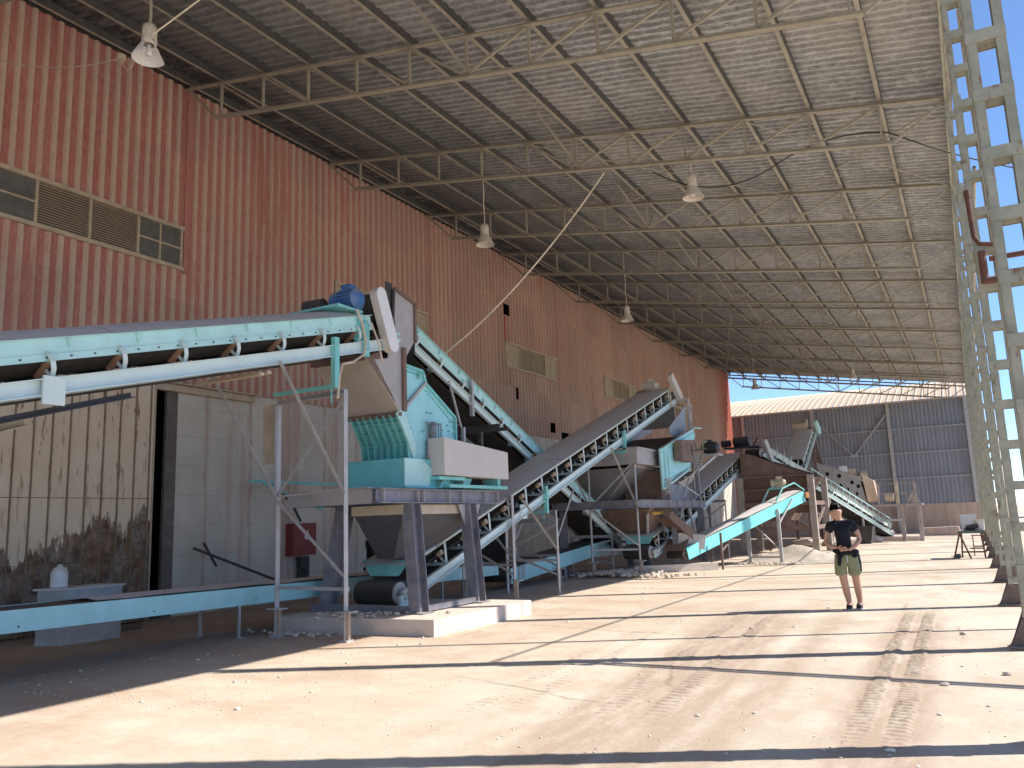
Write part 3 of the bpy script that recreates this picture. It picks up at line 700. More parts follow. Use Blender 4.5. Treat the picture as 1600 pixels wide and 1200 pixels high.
def motor(par, c, ax, r_, l_, m='blue'):
    c = V(c); ax = V(ax).normalized(); o = MB().tube(c, c+ax*l_, r_, 20).tube(c+ax*l_, c+ax*(l_+.07), r_*1.12, 20, r_*.6).tube(c-ax*.10, c, r_*1.08, 20)
    up_ = V((0, 0, 1)); a = ax.orthogonal().normalized(); b = ax.cross(a)
    for k in range(18):
        t = 2*math.pi*k/18; d = a*math.cos(t)+b*math.sin(t)
        o.bar(c+d*(r_+.012)+ax*.03, c+d*(r_+.012)+ax*(l_-.03), .006, .03, d)
    mo = o.build('motor', m, par)
    MB().bar(c+up_*(r_+.05)+ax*.08, c+up_*(r_+.05)+ax*.26, .16, .10).build('terminal_box', m, mo)
    MB().bar(c-up_*(r_+.03)+ax*.04, c-up_*(r_+.03)+ax*(l_-.05), r_*1.8, .03).build('motor_foot', m, mo)
    return mo
def pill(par, p0, p1, rad, thick, ax, m='whiteb', side='white'):
    p0 = V(p0); p1 = V(p1); ax = V(ax).normalized(); d = (p1-p0).normalized(); e_ = ax.cross(d); pts = []
    for i in range(11): t = -math.pi/2+math.pi*i/10; pts.append(p1+(d*math.cos(t)+e_*math.sin(t))*rad)
    for i in range(11): t = math.pi/2+math.pi*i/10; pts.append(p0+(d*math.cos(t)+e_*math.sin(t))*rad)
    o = MB(); n = len(pts); o.add(pts, [tuple(range(n))], 0); o.add([q-ax*thick for q in pts], [tuple(range(n))[::-1]], 1)
    o.add(pts+[q-ax*thick for q in pts], [(i, n+i, n+(i+1) % n, (i+1) % n) for i in range(n)], 1)
    return o.build('belt_guard', [m, side], par)
def cablep(par, pts, r_=.014, m='cable', name='power_cable'):
    return MB().path(pts, r_, 6).build(name, m, par)

# A: big feed conveyor coming in from the left
sA = .254
A, pa, LA, (uA, s_A, nA) = conveyor('belt_conveyor', 'long pale turquoise feed conveyor entering high from left, blue motor on its head',
    (-8.35, 1.2, 2.35), (-8.35, 10.95, 2.35+9.75*sA*1.0), 1.05, .86, .15)
frame(A, -8.26, 9.62, -9.80, 9.77, 3.76, zarm=4.0)
def hang(par, p, dz=.72, m='turq', bar_to=1.2):
    """bracket hanging from the stringer to the frame below"""
    x, y, z = p; MB().box(x+.016, x+.10, y-.05, y+.05, z-dz, z+.13).box(x-bar_to, x+.016, y-.03, y+.03, z-dz, z-dz+.06).bar((x-.02, y, z-dz), (x-.02, y, z-dz-.22), .02, .02, (0, 1, 0)).build('hanger', m, par)
ab = MB()
for i in range(34): ab.tube(pa(.6+i*.28, .01, .215), pa(.6+i*.28, -.006, .215), .010, 6)
ab.build('bolt', 'dark', A)
hang(A, (-8.35, 9.42, 4.42-.0), .66)
MB().box(-10.35, -10.0, 9.95, 9.96, 2.75, 3.75).build('perforated_plate', 'tan', A)
MB().bar((-10.0, 9.9, 2.3), (-10.0, 9.9, 3.7), .06, .02, (1, 0, 0)).build('rear_post', 'galv', A)
MB().box(-8.30, -8.27, 4.92, 5.16, 3.03, 3.33).build('splice_plate', 'girder', A)
MB().angle((-9.6, 2.2, 1.9), (-9.6, 5.5, 3.02), .12, .012).build('stay', 'tan', A)
MB().angle((-8.5, 4.3, 2.75), (-8.5, 6.1, 3.28), .07, .012).build('stay', 'dark', A)
MB().box(-9.7, -8.4, 8.0, 8.08, 3.78, 3.82).box(-9.7, -8.4, 8.14, 8.22, 3.82, 3.86).build('walkway_bar', 'tan', A)
# head drive
MB().box(-9.4, -8.35, 9.55, 10.15, 5.10, 5.14).box(-8.42, -8.36, 10.02, 10.13, 4.5, 5.10).box(-8.42, -8.36, 10.19, 10.30, 4.40, 5.0).box(-8.36, -8.30, 10.12, 10.26, 4.38, 4.93).build('drive_bracket', 'turq', A)
motor(A, (-8.76, 10.08, 5.33), (1, 0, 0), .165, .36, 'blue')
MB().tube((-9.3, 9.85, 5.25), (-8.95, 9.9, 5.25), .14, 14).build('gearbox', 'dark', A)
pill(A, (-8.18, 10.44, 5.45), (-8.18, 10.76, 4.66), .13, .15, (1, 0, 0))
cablep(A, [(-8.31, 9.95, 5.12), (-8.28, 10.05, 4.9), (-8.26, 10.12, 4.6), (-8.26, 10.06, 4.38), (-8.26, 9.8, 4.22), (-8.26, 9.55, 4.15), (-8.26, 9.48, 3.95), (-8.27, 9.45, 3.6)], .022)
cablep(A, [(-8.26, 10.25, 4.95), (-8.2, 10.32, 4.7), (-8.2, 10.42, 4.45), (-8.22, 10.5, 4.3)], .016)

# head chute
Q = empty('feed_chute', (-9.0, 11, 3.4), 'grey steel chute dropping from the feed conveyor head into the crusher', 'chute')
side = [(10.98, 4.50), (11.12, 5.78), (11.75, 5.62), (11.75, 4.92), (11.50, 4.60), (11.42, 3.66), (11.30, 3.62), (10.62, 4.42)]
MB().prism([(-8.50, a, b) for a, b in side], (.012, 0, 0)).build('side_plate', 'plate', Q)
MB().prism([(-9.66, a, b) for a, b in side], (.012, 0, 0)).build('side_plate', 'plate', Q)
MB().add([(-9.65, 10.42, 4.42), (-8.50, 10.42, 4.42), (-8.50, 11.30, 3.60), (-9.65, 11.30, 3.60), (-9.65, 10.44, 4.44), (-8.50, 10.44, 4.44), (-8.50, 11.33, 3.62), (-9.65, 11.33, 3.62)], [(0, 1, 2, 3), (7, 6, 5, 4), (0, 4, 5, 1), (2, 6, 7, 3), (0, 3, 7, 4), (1, 5, 6, 2)]).build('sloping_plate', mat('tan_grey_plate', (.36, .32, .285), .6, dust=.3, var=.12), Q)
MB().box(-9.66, -8.49, 10.34, 10.42, 4.38, 4.50).build('flange', 'brown', Q)
MB().box(-9.66, -8.49, 11.26, 11.36, 3.53, 3.60).build('flange', 'brown', Q)
MB().box(-8.49, -8.44, 11.36, 11.45, 3.62, 4.75).bar((-8.46, 11.16, 5.78), (-8.46, 11.78, 5.62), .06, .05).box(-8.49, -8.45, 11.74, 11.79, 4.9, 5.6).build('flange', 'brown', Q)
MB().box(-9.65, -8.5, 11.77, 11.79, 4.7, 5.6).build('back_plate', 'dark', Q)
MB().box(-9.65, -8.52, 11.02, 11.04, 5.2, 5.72).build('back_plate', 'dark', Q)
MB().box(-8.49, -8.47, 10.92, 11.1, 5.1, 5.85).tube((-8.44, 11.06, 5.05), (-8.44, 11.1, 5.75), .03, 8).tube((-8.44, 11.06, 4.98), (-8.44, 11.06, 5.16), .045, 8).build('rubber_flap', 'dark', Q)
MB().add([(-8.49, 10.42, 4.42), (-8.49, 10.72, 4.60), (-8.49, 11.15, 4.15), (-8.49, 11.28, 3.66)], [(0, 1, 2, 3)]).build('rusty_patch', 'brown', Q)

# ------------------------------------------------------------ crusher
X = empty('impact_crusher', (-9.1, 12, 2.28), 'turquoise impact crusher with ribbed front standing on a grey steel platform', 'crusher')
prof_ = [(11.42, 3.66), (11.45, 4.46), (12.02, 4.42), (12.12, 4.20), (13.08, 3.66), (13.08, 2.36), (11.72, 2.36), (11.74, 2.84), (11.80, 3.0)]
MB().prism([(-9.55, a, b) for a, b in prof_], (1.02, 0, 0)).build('housing', 'cyan', X)
# rim flanges on the side plate
rm = MB(); pr2 = prof_
for i in range(len(pr2)):
    a, b = pr2[i], pr2[(i+1) % len(pr2)]
    if i in (5, 6, 7, 8): continue
    rm.bar((-8.51, *a), (-8.51, *b), .05, .05, (1, 0, 0))
rm.build('rim_flange', 'turq', X)
MB().bar((-8.505, 11.46, 3.70), (-8.505, 12.10, 4.22), .05, .07, (1, 0, 0)).build('split_joint', 'plate', X)
# ribbed front: sloping grid then vertical grid
fr = MB(); z0, z1, z2 = 2.80, 3.08, 3.58
ya, yb, yc_ = 11.70, 11.67, 11.34
fr.add([(-9.58, ya, z0), (-8.52, ya, z0), (-8.52, yb, z1), (-9.58, yb, z1), (-8.52, yc_, z2), (-9.58, yc_, z2)], [(0, 1, 2, 3), (3, 2, 4, 5)])
fr.build('front_plate', 'turq_deep', X)
rb = MB()
for k in range(8):
    x_ = -9.56+k*.146
    rb.prism([(x_, ya-.005, z0), (x_, yb-.005, z1), (x_, yc_, z2), (x_, yc_-.11, z2-.02), (x_, yb-.12, z1), (x_, ya-.12, z0)], (.014, 0, 0))
for zz, yy_ in ((z1-.02, yb), (z1+.18, yb-.13), (z1+.34, yb-.25)):
    rb.box(-9.55, -8.53, yy_-.075, yy_-.005, zz, zz+.02)
rb.build('rib', 'turq', X)
MB().prism([(-8.52, 11.68, 2.82), (-8.52, 11.56, 3.08), (-8.52, 11.22, 3.58), (-8.52, 11.40, 3.68), (-8.52, 11.78, 3.02), (-8.52, 11.73, 2.82)], (.03, 0, 0)).build('edge_frame', 'turq_pale', X)
MB().box(-9.66, -8.42, 11.30, 12.7, 2.32, 2.80).box(-9.70, -8.38, 11.27, 12.74, 2.29, 2.32).build('lower_box', 'turq_deep', X)
MB().prism([(-8.42, 11.30, 2.33), (-8.42, 11.30, 2.80), (-8.42, 11.8, 2.80), (-8.42, 12.15, 2.62), (-8.42, 12.0, 2.33)], (.02, 0, 0)).build('side_skirt', 'turq_pale', X)
MB().box(-9.74, -9.66, 11.4, 11.7, 2.34, 2.6).tube((-9.8, 11.45, 2.75), (-9.66, 11.45, 2.75), .07, 10).build('hinge_block', 'turq_deep', X)
MB().box(-8.48, -8.42, 12.18, 12.3, 2.9, 3.45).tube((-8.44, 12.24, 2.88), (-8.44, 12.24, 3.5), .045, 10).box(-8.46, -8.44, 12.02, 12.5, 3.46, 3.49).box(-8.46, -8.44, 12.02, 12.5, 2.84, 2.88).tube((-8.45, 12.42, 2.9), (-8.45, 12.42, 3.5), .012, 6).tube((-8.45, 12.06, 2.9), (-8.45, 12.06, 3.45), .012, 6).tube((-8.45, 12.5, 3.0), (-8.45, 12.5, 3.5), .012, 6).build('adjuster', 'beam', X)
bo = MB()
for i in range(46):
    if i < 14: t = i/13; a, b = 12.14+(13.04-12.14)*t, 4.13-.54*t-.06
    elif i < 24: t = (i-14)/9; a, b = 11.5+.6*t, 4.36-.02*t
    elif i < 34: t = (i-24)/9; a, b = 13.02, 3.6-1.1*t
    else: a, b = random.uniform(11.9, 12.95), random.uniform(3.1, 3.7)
    bo.tube((-8.53, a, b), (-8.495, a, b), .016, 6)
for (a, b) in ((11.62, 3.05), (11.62, 3.35)): bo.tube((-8.53, a, b), (-8.49, a, b), .02, 6)
bo.build('bolt', 'turq', X)
MB().box(-9.4, -8.6, 12.06, 12.16, 4.3, 4.36).tube((-8.52, 11.9, 4.32), (-8.46, 11.9, 4.32), .05, 12).build('lifting_lug', 'turq', X)
# white V-belt guard box, in front of the crusher
gd = MB(); gd.prism([(-8.12, 12.10, 2.52), (-8.12, 12.10, 3.19), (-8.12, 14.40, 3.04), (-8.12, 14.40, 2.50)], (-.36, 0, 0)); gd.build('drive_guard', 'white', X)
MB().box(-8.55, -8.2, 12.05, 12.9, 2.44, 2.50).box(-8.7, -8.15, 12.3, 14.4, 2.30, 2.36).prism([(-8.3, 12.2, 2.3), (-8.3, 12.45, 2.3), (-8.3, 12.6, 2.49), (-8.3, 12.35, 2.49)], (-.3, 0, 0)).prism([(-8.3, 12.9, 2.3), (-8.3, 13.15, 2.3), (-8.3, 13.3, 2.49), (-8.3, 13.05, 2.49)], (-.3, 0, 0)).box(-8.5, -8.2, 14.1, 14.2, 2.36, 2.5).build('guard_bracket', 'turq', X)
motor(X, (-9.4, 13.85, 2.75), (1, 0, 0), .24, .55, 'blackm')
MB().box(-8.52, -8.46, 13.3, 13.36, 2.4, 3.5).box(-8.9, -8.3, 13.25, 13.75, 3.1, 3.14).angle((-8.5, 13.1, 3.55), (-9.9, 13.6, 3.55), .06, .01).build('motor_rail', 'galv', X)
# discharge hopper under the platform
hp_ = MB(); t4 = [(-9.35, 11.1), (-8.3, 11.1), (-8.3, 13.3), (-9.35, 13.3)]; b4 = [(-9.2, 11.55), (-8.85, 11.55), (-8.85, 12.6), (-9.2, 12.6)]
hp_.add([(x_, y_, 1.86) for x_, y_ in t4]+[(x_, y_, 1.10) for x_, y_ in b4], [(0, 1, 5, 4), (1, 2, 6, 5), (2, 3, 7, 6), (3, 0, 4, 7)])
hp_.build('discharge_hopper', mat('blue_grey_hopper', (.065, .065, .075), .6, dust=.1, dcol=(.12, .12, .12), var=.1), X)
MB().box(-9.37, -8.28, 11.06, 11.10, 1.84, 2.0).box(-8.30, -8.26, 11.1, 13.35, 1.84, 2.0).build('hopper_flange', 'tan', X)

# platform the crusher stands on
Pm = empty('steel_platform', (-9.1, 12, .25), 'heavy grey steel platform on four splayed legs under the crusher', 'platform')
pb = MB(); pb.ibeam((-8.22, 10.28, 2.14), (-8.22, 14.1, 2.14), .24, .16, .018)
pb.build('side_beam', 'beam', Pm); MB().ibeam((-10.0, 10.36, 2.14), (-10.0, 14.1, 2.14), .24, .16, .018).build('side_beam', 'beam', Pm)
MB().box(-10.12, -8.31, 10.30, 10.34, 2.02, 2.26).box(-10.14, -8.31, 10.2, 10.42, 2.262, 2.275).build('front_beam', 'plate', Pm)
for yq in (13.9, 11.2): MB().ibeam((-9.9, yq, 2.13), (-8.32, yq, 2.13), .2, .14, .018).build('cross_beam', 'beam', Pm)
for yy_ in (10.42, 11.35, 11.5, 12.3, 12.75, 13.55, 14.02): MB().box(-8.212, -8.145, yy_-.008, yy_+.008, 2.04, 2.24).build('stiffener', 'plate', Pm)
for (yt, ybm) in ((11.22, 11.05), (13.0, 12.82)):
    MB().ibeam((-8.22, yt, 2.02), (-7.96, ybm, .27), .26, .22, .02, (0, 1, 0)).box(-8.14, -7.78, ybm-.16, ybm+.16, .25, .27).build('leg', 'beam', Pm)
    MB().ibeam((-9.72, yt+.1, 2.02), (-9.98, ybm+.1, .27), .26, .22, .02, (0, 1, 0)).box(-10.16, -9.8, ybm-.16, ybm+.16, .25, .27).build('leg', 'beam', Pm)
MB().prism([(-8.2, 12.85, 2.0), (-8.2, 12.62, 2.0), (-8.2, 12.85, 1.6)], (.014, 0, 0)).prism([(-8.2, 13.15, 2.0), (-8.2, 13.38, 2.0), (-8.2, 13.15, 1.6)], (.014, 0, 0)).build('gusset', 'plate', Pm)
MB().box(-8.02, -7.9, 11.2, 12.7, .27, .36).box(-10.25, -8.05, 11.0, 11.1, .27, .36).build('sill_beam', 'beam', Pm)
tag(MB().prism([(-10.3, 10.20, 0), (-7.22, 10.38, 0), (-7.15, 13.35, 0), (-10.3, 13.3, 0)], (0, 0, .25)).build('concrete_pad', 'pad', loc=(-8.7, 11.8, 0)), 'low concrete pad carrying the crusher platform legs', 'foundation')
cb = MB()
for i in range(90): cb.blob((-8.8+random.gauss(0, .5), 10.9+random.gauss(0, .35), .27), random.uniform(.02, .06), (1, 1, .6), .3)
for i in range(60): cb.blob((-9.6+random.gauss(0, .5), 10.0+random.gauss(0, .12), .03), random.uniform(.015, .05), (1, 1, .6), .3)
tag(cb.build('rubble', 'soil'), kind='stuff')

# ------------------------------------------------------------ C: long conveyor rising away
sC = .327
zc = lambda y_: 2.32-.425+.327*(y_-15.8)
Cc, pc, LC, (uC, s_C, nC) = conveyor('belt_conveyor', 'long dusty conveyor rising from under the crusher to the vibrating screen',
    (-8.72, 11.65, zc(11.65)-.03), (-8.72, 27.7, zc(27.7)), 1.05, .86, .03, 'dustbelt', 'girder', 'dturq', slim=True)
ld = MB(); ld.add([pc(.35, .0, .46), pc(.35, 1.05, .46), pc(.22, .84, .22), pc(.22, .21, .22), pc(.37, .0, .46), pc(.37, 1.05, .46), pc(.24, .84, .22), pc(.24, .21, .22)], [(0, 1, 2, 3), (7, 6, 5, 4), (0, 4, 5, 1), (2, 6, 7, 3), (0, 3, 7, 4), (1, 5, 6, 2)])
ld.build('tail_plate', 'turq', Cc)
MB().bar(pc(-.30, -.1, -.12), pc(.5, -.1, -.14), .05, .11, nC).bar(pc(-.22, -.1, -.3), pc(-.22, -.1, .05), .06, .08, (0, 1, 0)).build('take_up', 'girder', Cc)
frame(Cc, -8.60, 15.38, -9.95, 15.5, 2.2, foot=True, zarm=None)
frame(Cc, -8.42, 17.12, -9.75, 17.1, 1.70, foot=False, zarm=2.1, arm=1.6)
frame(Cc, -8.46, 22.5, -9.76, 22.1, 3.42, zarm=3.55, arm=1.8)
hang(Cc, (-8.72, 17.1, 2.32), .5); hang(Cc, (-8.72, 22.3, 4.02), .5)
MB().box(-8.71, -8.69, 15.9, 16.2, zc(16)-.25, zc(16)+.06).build('splice_plate', 'girder', Cc)
# head drive
motor(Cc, tuple(pc(LC-.75, .75, .62)), (1, 0, 0), .13, .35, 'lampw')
MB().bar(pc(LC-1.0, .9, .43), pc(LC-.4, .9, .43), .5, .03, nC).build('drive_bracket', 'plate', Cc)
pill(Cc, tuple(pc(LC-.62, -.2, .80)), tuple(pc(LC+.02, -.2, -.05)), .15, .14, (1, 0, 0), 'white', 'white')
cablep(Cc, [tuple(pc(LC-.7, -.05, .5)), tuple(pc(LC-.9, -.08, .2)), tuple(pc(LC-.9, -.08, -.1)), tuple(pc(LC-.2, -.08, -.35)), (-8.5, 28.3, 5.4), (-8.45, 28.6, 4.6), (-8.4, 28.7, 3.9)], .03, 'cable')

# ------------------------------------------------------------ B: return conveyor coming down behind the crusher
zB = lambda y_: 3.48-.425-.407*(y_-19.59)
Bc, pb_, LB, _b = conveyor('belt_conveyor', 'turquoise conveyor slanting down to the right behind the crusher',
    (-11.0, 24.9, zB(24.9)), (-11.0, 13.2, zB(13.2)), 1.05, .95, 0, 'cover')
frame(Bc, -9.55, 19.4, -10.9, 19.6, 1.92, foot=True, zarm=2.5, arm=-1.2)
frame(Bc, -9.75, 23.6, -11.1, 23.6, 1.15, foot=False)
MB().tube((-9.9, 15.0, 4.8), (-9.9, 15.5, 3.7), .03, 8).box(-9.94, -9.86, 15.9, 15.99, 4.1, 4.95).build('hanger', 'galv', Bc)
MB().box(-11.0, -8.6, 14.9, 14.97, 3.62, 3.72).box(-9.2, -9.1, 15.0, 15.08, 2.3, 3.6).box(-10.9, -9.0, 16.0, 16.06, 3.7, 3.78).build('support_arm', 'dark', Bc)

# ------------------------------------------------------------ D: low channel conveyors
def trough(name, label, T, Hd, w_, hgt, m, legs, cat='conveyor', dusty='dustbelt', drum=.13, bf=0.):
    T = V(T); Hd = V(Hd); L = (Hd-T).length; u = (Hd-T)/L; s_ = u.cross(V((0, 0, 1))).normalized(); n = s_.cross(u)
    pt = lambda a, b, c: T+u*a-s_*b+n*c
    O = empty(name, (T-s_*w_/2).to_tuple()[:2]+(0,), label, cat)
    for b0, sg in ((0, 1), (w_, -1)):
        MB().bar(pt(0, b0, -hgt/2), pt(L, b0, -hgt/2), .008, hgt, n).bar(pt(0, b0+sg*.03, -.004), pt(L, b0+sg*.03, -.004), .05, .008, n).bar(pt(0, b0+sg*.03, -hgt+.004), pt(L, b0+sg*.03, -hgt+.004), .05, .008, n).build('side_channel', m, O)
    bl = MB(); k = int(L/.5); vs = []; sk0 = int(k*bf)
    for i in range(sk0, k+1):
        for j in range(5):
            vs.append(pt(L*i/k, .06+(w_-.12)*j/4, .02+random.uniform(-.012, .012)+(.02 if j in (1, 2, 3) else 0)))
    bl.add(vs, [(i*5+j, i*5+j+1, i*5+j+6, i*5+j+5) for i in range(k-sk0) for j in range(4)])
    bl.build('belt', dusty, O, True)
    MB().bar(pt(0, w_/2, -hgt+.06), pt(L, w_/2, -hgt+.06), w_-.1, .012, n).build('return_belt', 'rubber', O)
    for a, nm in ((-.06, 'tail_roller'), (L+.06, 'head_roller')):
        MB().tube(pt(a, .03, -hgt/2), pt(a, w_-.03, -hgt/2), drum, 18).tube(pt(a, -.05, -hgt/2), pt(a, w_+.05, -hgt/2), .03, 8).build(nm, 'rubber', O, False)
    for a in legs:
        for b in (.03, w_-.03):
            p = pt(a, b, -hgt); MB().bar((p.x, p.y, 0), (p.x, p.y, p.z), .038, .038, (1, 0, 0)).box(p.x-.05, p.x+.05, p.y-.05, p.y+.05, 0, .01).build('leg', 'galv', O)
    bt = MB(); a = .7
    while a < L: bt.tube(pt(a, -.012, -hgt*.75), pt(a, 0, -hgt*.75), .012, 6); a += 1.9
    bt.build('bolt', 'dark', O)
    return O, pt, L
D1, pd, LD = trough('channel_conveyor', 'low light blue channel conveyor running in from the left edge along the wall', (-10.3, 1.5, .87), (-10.3, 17.6, .66), .95, .27, 'dblue', (4.0, 7.99, 13.7), bf=.36)
MB().prism([(-10.38, 3.0, .79), (-10.38, 7.3, .79), (-10.7, 8.4, .80), (-11.1, 7.4, .79), (-11.2, 3.0, .78)], (0, 0, .012)).build('rubber_sheet', 'rubber', D1)
MB().box(-10.294, -10.285, 11.72, 11.80, .43, .74).build('joint_plate', 'galv', D1)
D2, pd2, _ = trough('channel_conveyor', 'short light blue channel conveyor rising gently behind the middle support frames', (-10.25, 18.1, .50), (-10.25, 24.6, 1.0), .95, .38, 'dblue', (3.2,), dusty='rubber')
MB().box(-10.24, -10.225, 18.5, 18.62, .2, .52).box(-10.24, -10.225, 18.72, 18.84, .22, .54).build('joint_plate', 'plate', D2)

# ------------------------------------------------------------ E: short turquoise stacker
E_, pe, LE = trough('channel_conveyor', 'short bright turquoise conveyor on stilts rising right in front of the brown hopper', (-7.62, 24.15, .70), (-5.05, 29.5, 2.34), .72, .36, mat('bright_turquoise', (.15, .50, .51), .45, dust=.3, dcol=(.42, .54, .50), var=.08), ())
for xy in ((-6.83, 25.14), (-7.3, 25.7)): MB().bar((*xy, 0), (*xy, 1.1), .06, .06, (1, 0, 0)).build('leg', 'brown', E_)
for xy, z_ in (((-5.69, 28.16), 1.72), ((-6.75, 28.35), 1.62)):
    MB().bar((*xy, 0), (*xy, z_), .10, .10, (1, 0, 0)).box(xy[0]-.12, xy[0]+.12, xy[1]-.1, xy[1]+.1, 0, .02).build('leg', 'galv', E_)
MB().bar((-6.75, 28.3, 1.5), (-5.72, 28.1, .45), .06, .03).bar((-6.75, 28.35, .2), (-5.69, 28.16, .2), .06, .06).bar((-6.8, 28.3, 1.62), (-5.64, 28.1, 1.72), .08, .08).bar((-5.64, 28.05, 1.3), (-5.3, 28.9, 2.1), .03, .05).build('cross_brace', 'galv', E_)
MB().bar((-6.85, 25.1, .5), (-6.9, 26.6, .85), .03, .04).build('stay', 'brown', E_)
hd = MB(); hd.bar(pe(LE-1.5, .05, .05), pe(LE-1.0, .05, .38), .04, .04).bar(pe(LE-1.0, .05, .38), pe(LE-.3, .05, .38), .04, .04).bar(pe(LE-.3, .05, .38), pe(LE+.1, .0, .0), .03, .03).bar(pe(LE-1.5, .6, .05), pe(LE-1.0, .6, .38), .04, .04).bar(pe(LE-1.0, .6, .38), pe(LE-.3, .6, .38), .04, .04).bar(pe(LE-1.0, .05, .38), pe(LE-1.0, .6, .38), .05, .05)
hd.build('drive_frame', 'turq', E_)
motor(E_, tuple(pe(LE-.7, .55, .52)), (1, .1, 0), .11, .32, 'tan')
MB().tube(pe(LE+.06, -.10, -.16), pe(LE+.06, -.02, -.16), .10, 14).build('head_wheel', mat('orange_rust', (.40, .17, .07), .8, dust=.2), E_)
MB().prism([(-8.35, 24.1, .62), (-7.62, 23.95, .62), (-7.62, 24.5, .95), (-8.35, 24.7, .95)], (0, 0, .015)).build('tail_cover', 'rust', E_)

# ------------------------------------------------------------ F: conveyor from the screen up to the brown hopper
F_, pf, LF, _f = conveyor('belt_conveyor', 'dusty conveyor climbing from beneath the screen to the top of the brown hopper',
    (-8.45, 23.6, .62), (-8.45, 36.6, 4.0), 1.0, .9, .02, 'dustbelt', 'girder', 'dturq', slim=True)
MB().add([pf(.3, 0, .45), pf(.3, 1.0, .45), pf(.15, .85, .2), pf(.15, .15, .2)], [(0, 1, 2, 3)]).build('tail_plate', 'turq', F_)
frame(F_, -8.3, 31.6, -9.5, 31.7, 2.2, foot=False)

# ------------------------------------------------------------ vibrating screen with its tower
Sv = empty('vibrating_screen', (-9, 27, 0), 'vibrating screen with turquoise side plate and brown chutes at the conveyor head', 'screen')
MB().prism([(-8.1, 23.7, 3.64), (-8.1, 27.3, 4.58), (-8.1, 27.5, 4.35), (-8.1, 26.9, 3.4), (-8.1, 26.5, 3.15), (-8.1, 25.4, 3.0), (-8.1, 24.6, 2.72), (-8.1, 23.75, 2.45)], (-.03, 0, 0)).build('side_plate', 'cyan', Sv)
MB().prism([(-10.3, 23.7, 3.64), (-10.3, 27.3, 4.58), (-10.3, 26.5, 3.2), (-10.3, 23.75, 2.45)], (-.03, 0, 0)).build('side_plate', 'turq', Sv)
MB().prism([(-8.14, 23.8, 3.45), (-8.14, 27.3, 4.35), (-10.29, 27.3, 4.35), (-10.29, 23.8, 3.45)], (0, 0, -.04)).build('screen_deck', 'dark', Sv)
MB().bar((-8.06, 23.7, 3.66), (-8.06, 27.3, 4.60), .12, .03).bar((-8.03, 27.2, 4.6), (-7.95, 27.75, 4.6), .1, .03).bar((-8.07, 23.72, 2.5), (-8.07, 23.7, 3.62), .05, .05, (1, 0, 0)).bar((-8.07, 24.1, 2.7), (-8.07, 24.1, 3.7), .04, .04, (1, 0, 0)).bar((-8.07, 24.5, 2.8), (-8.07, 24.4, 3.6), .04, .04, (1, 0, 0)).bar((-8.07, 23.75, 2.46), (-8.07, 26.5, 3.16), .06, .05).build('top_rim', 'turq_pale', Sv)
bs_ = MB()
for i in range(16): bs_.tube((-8.1, 23.9+i*.215, 3.58+i*.0555), (-8.06, 23.9+i*.215, 3.58+i*.0555), .018, 6)
for i in range(10): bs_.tube((-8.1, 24.6+i*.2, 2.82+i*.04), (-8.06, 24.6+i*.2, 2.82+i*.04), .018, 6)
bs_.build('bolt', 'turq', Sv)
MB().prism([(-7.78, 24.95, 3.36), (-7.78, 24.95, 4.0), (-7.78, 26.35, 4.1), (-7.78, 26.2, 3.36)], (-.26, 0, 0)).build('exciter_guard', 'brown', Sv)
MB().box(-7.777, -7.765, 25.9, 26.05, 3.68, 3.8).box(-7.777, -7.765, 25.93, 26.02, 3.58, 3.66).box(-7.777, -7.765, 25.93, 26.02, 3.82, 3.9).tube((-7.85, 26.2, 3.74), (-7.9, 28.4, 3.95), .03, 8).build('guard_slot', 'dark', Sv)
motor(Sv, (-8.02, 28.4, 3.98), (1, 0, 0), .17, .42, 'blackm')
MB().box(-8.1, -7.5, 28.15, 28.75, 3.68, 3.74).build('motor_plate', 'galv', Sv)
MB().bar((-7.7, 28.4, 3.67), (-8.2, 26.9, 2.9), .08, .08).build('motor_bracket', 'galv', Sv)
for i in range(4):
    cablep(Sv, [(-7.85-.05*i, 28.4, 4.25), (-8.05, 28.2, 4.12), (-8.0, 28.0, 3.75), (-7.95-.05*i, 27.5, 3.35), (-8.05, 26.6, 2.95-.06*i), (-8.3, 26.0, 2.7-.04*i)], .024)
def springs(x_, y_, z_):
    for k in range(2):
        MB().path([(x_+.07*math.cos(t*.9), y_+.26*k+.07*math.sin(t*.9), z_+.5*t/36) for t in range(37)], .016, 5).build('spring', 'galv', Sv)
springs(-8.0, 23.95, 2.3); springs(-7.98, 27.05, 3.2)
# chute box at the conveyor head
MB().box(-10.4, -8.9, 27.95, 28.0, 4.75, 5.75).build('feed_box', 'plate', Sv)
M['bgp'] = mat('blue_grey_plate', (.22, .235, .28), .5, .2, dust=.35, dcol=(.38, .35, .33))
MB().prism([(-8.35, 25.6, 4.28), (-8.35, 25.55, 4.5), (-8.35, 26.85, 5.1), (-8.35, 27.45, 5.45), (-8.35, 27.45, 4.6), (-8.35, 26.2, 4.2)], (-.02, 0, 0)).build('deflector', 'bgp', Sv)
MB().prism([(-10.42, 26.6, 4.1), (-10.42, 26.6, 4.45), (-10.42, 29.6, 5.2), (-10.42, 29.6, 4.8)], (.02, 0, 0)).build('deflector', 'bgp', Sv)
MB().box(-8.32, -8.26, 27.6, 27.68, 2.2, 5.62).bar((-9.5, 27.64, 5.66), (-8.26, 27.64, 5.66), .08, .08).box(-8.24, -8.2, 27.7, 27.74, 2.2, 5.5).build('conduit_post', 'galv', Sv)
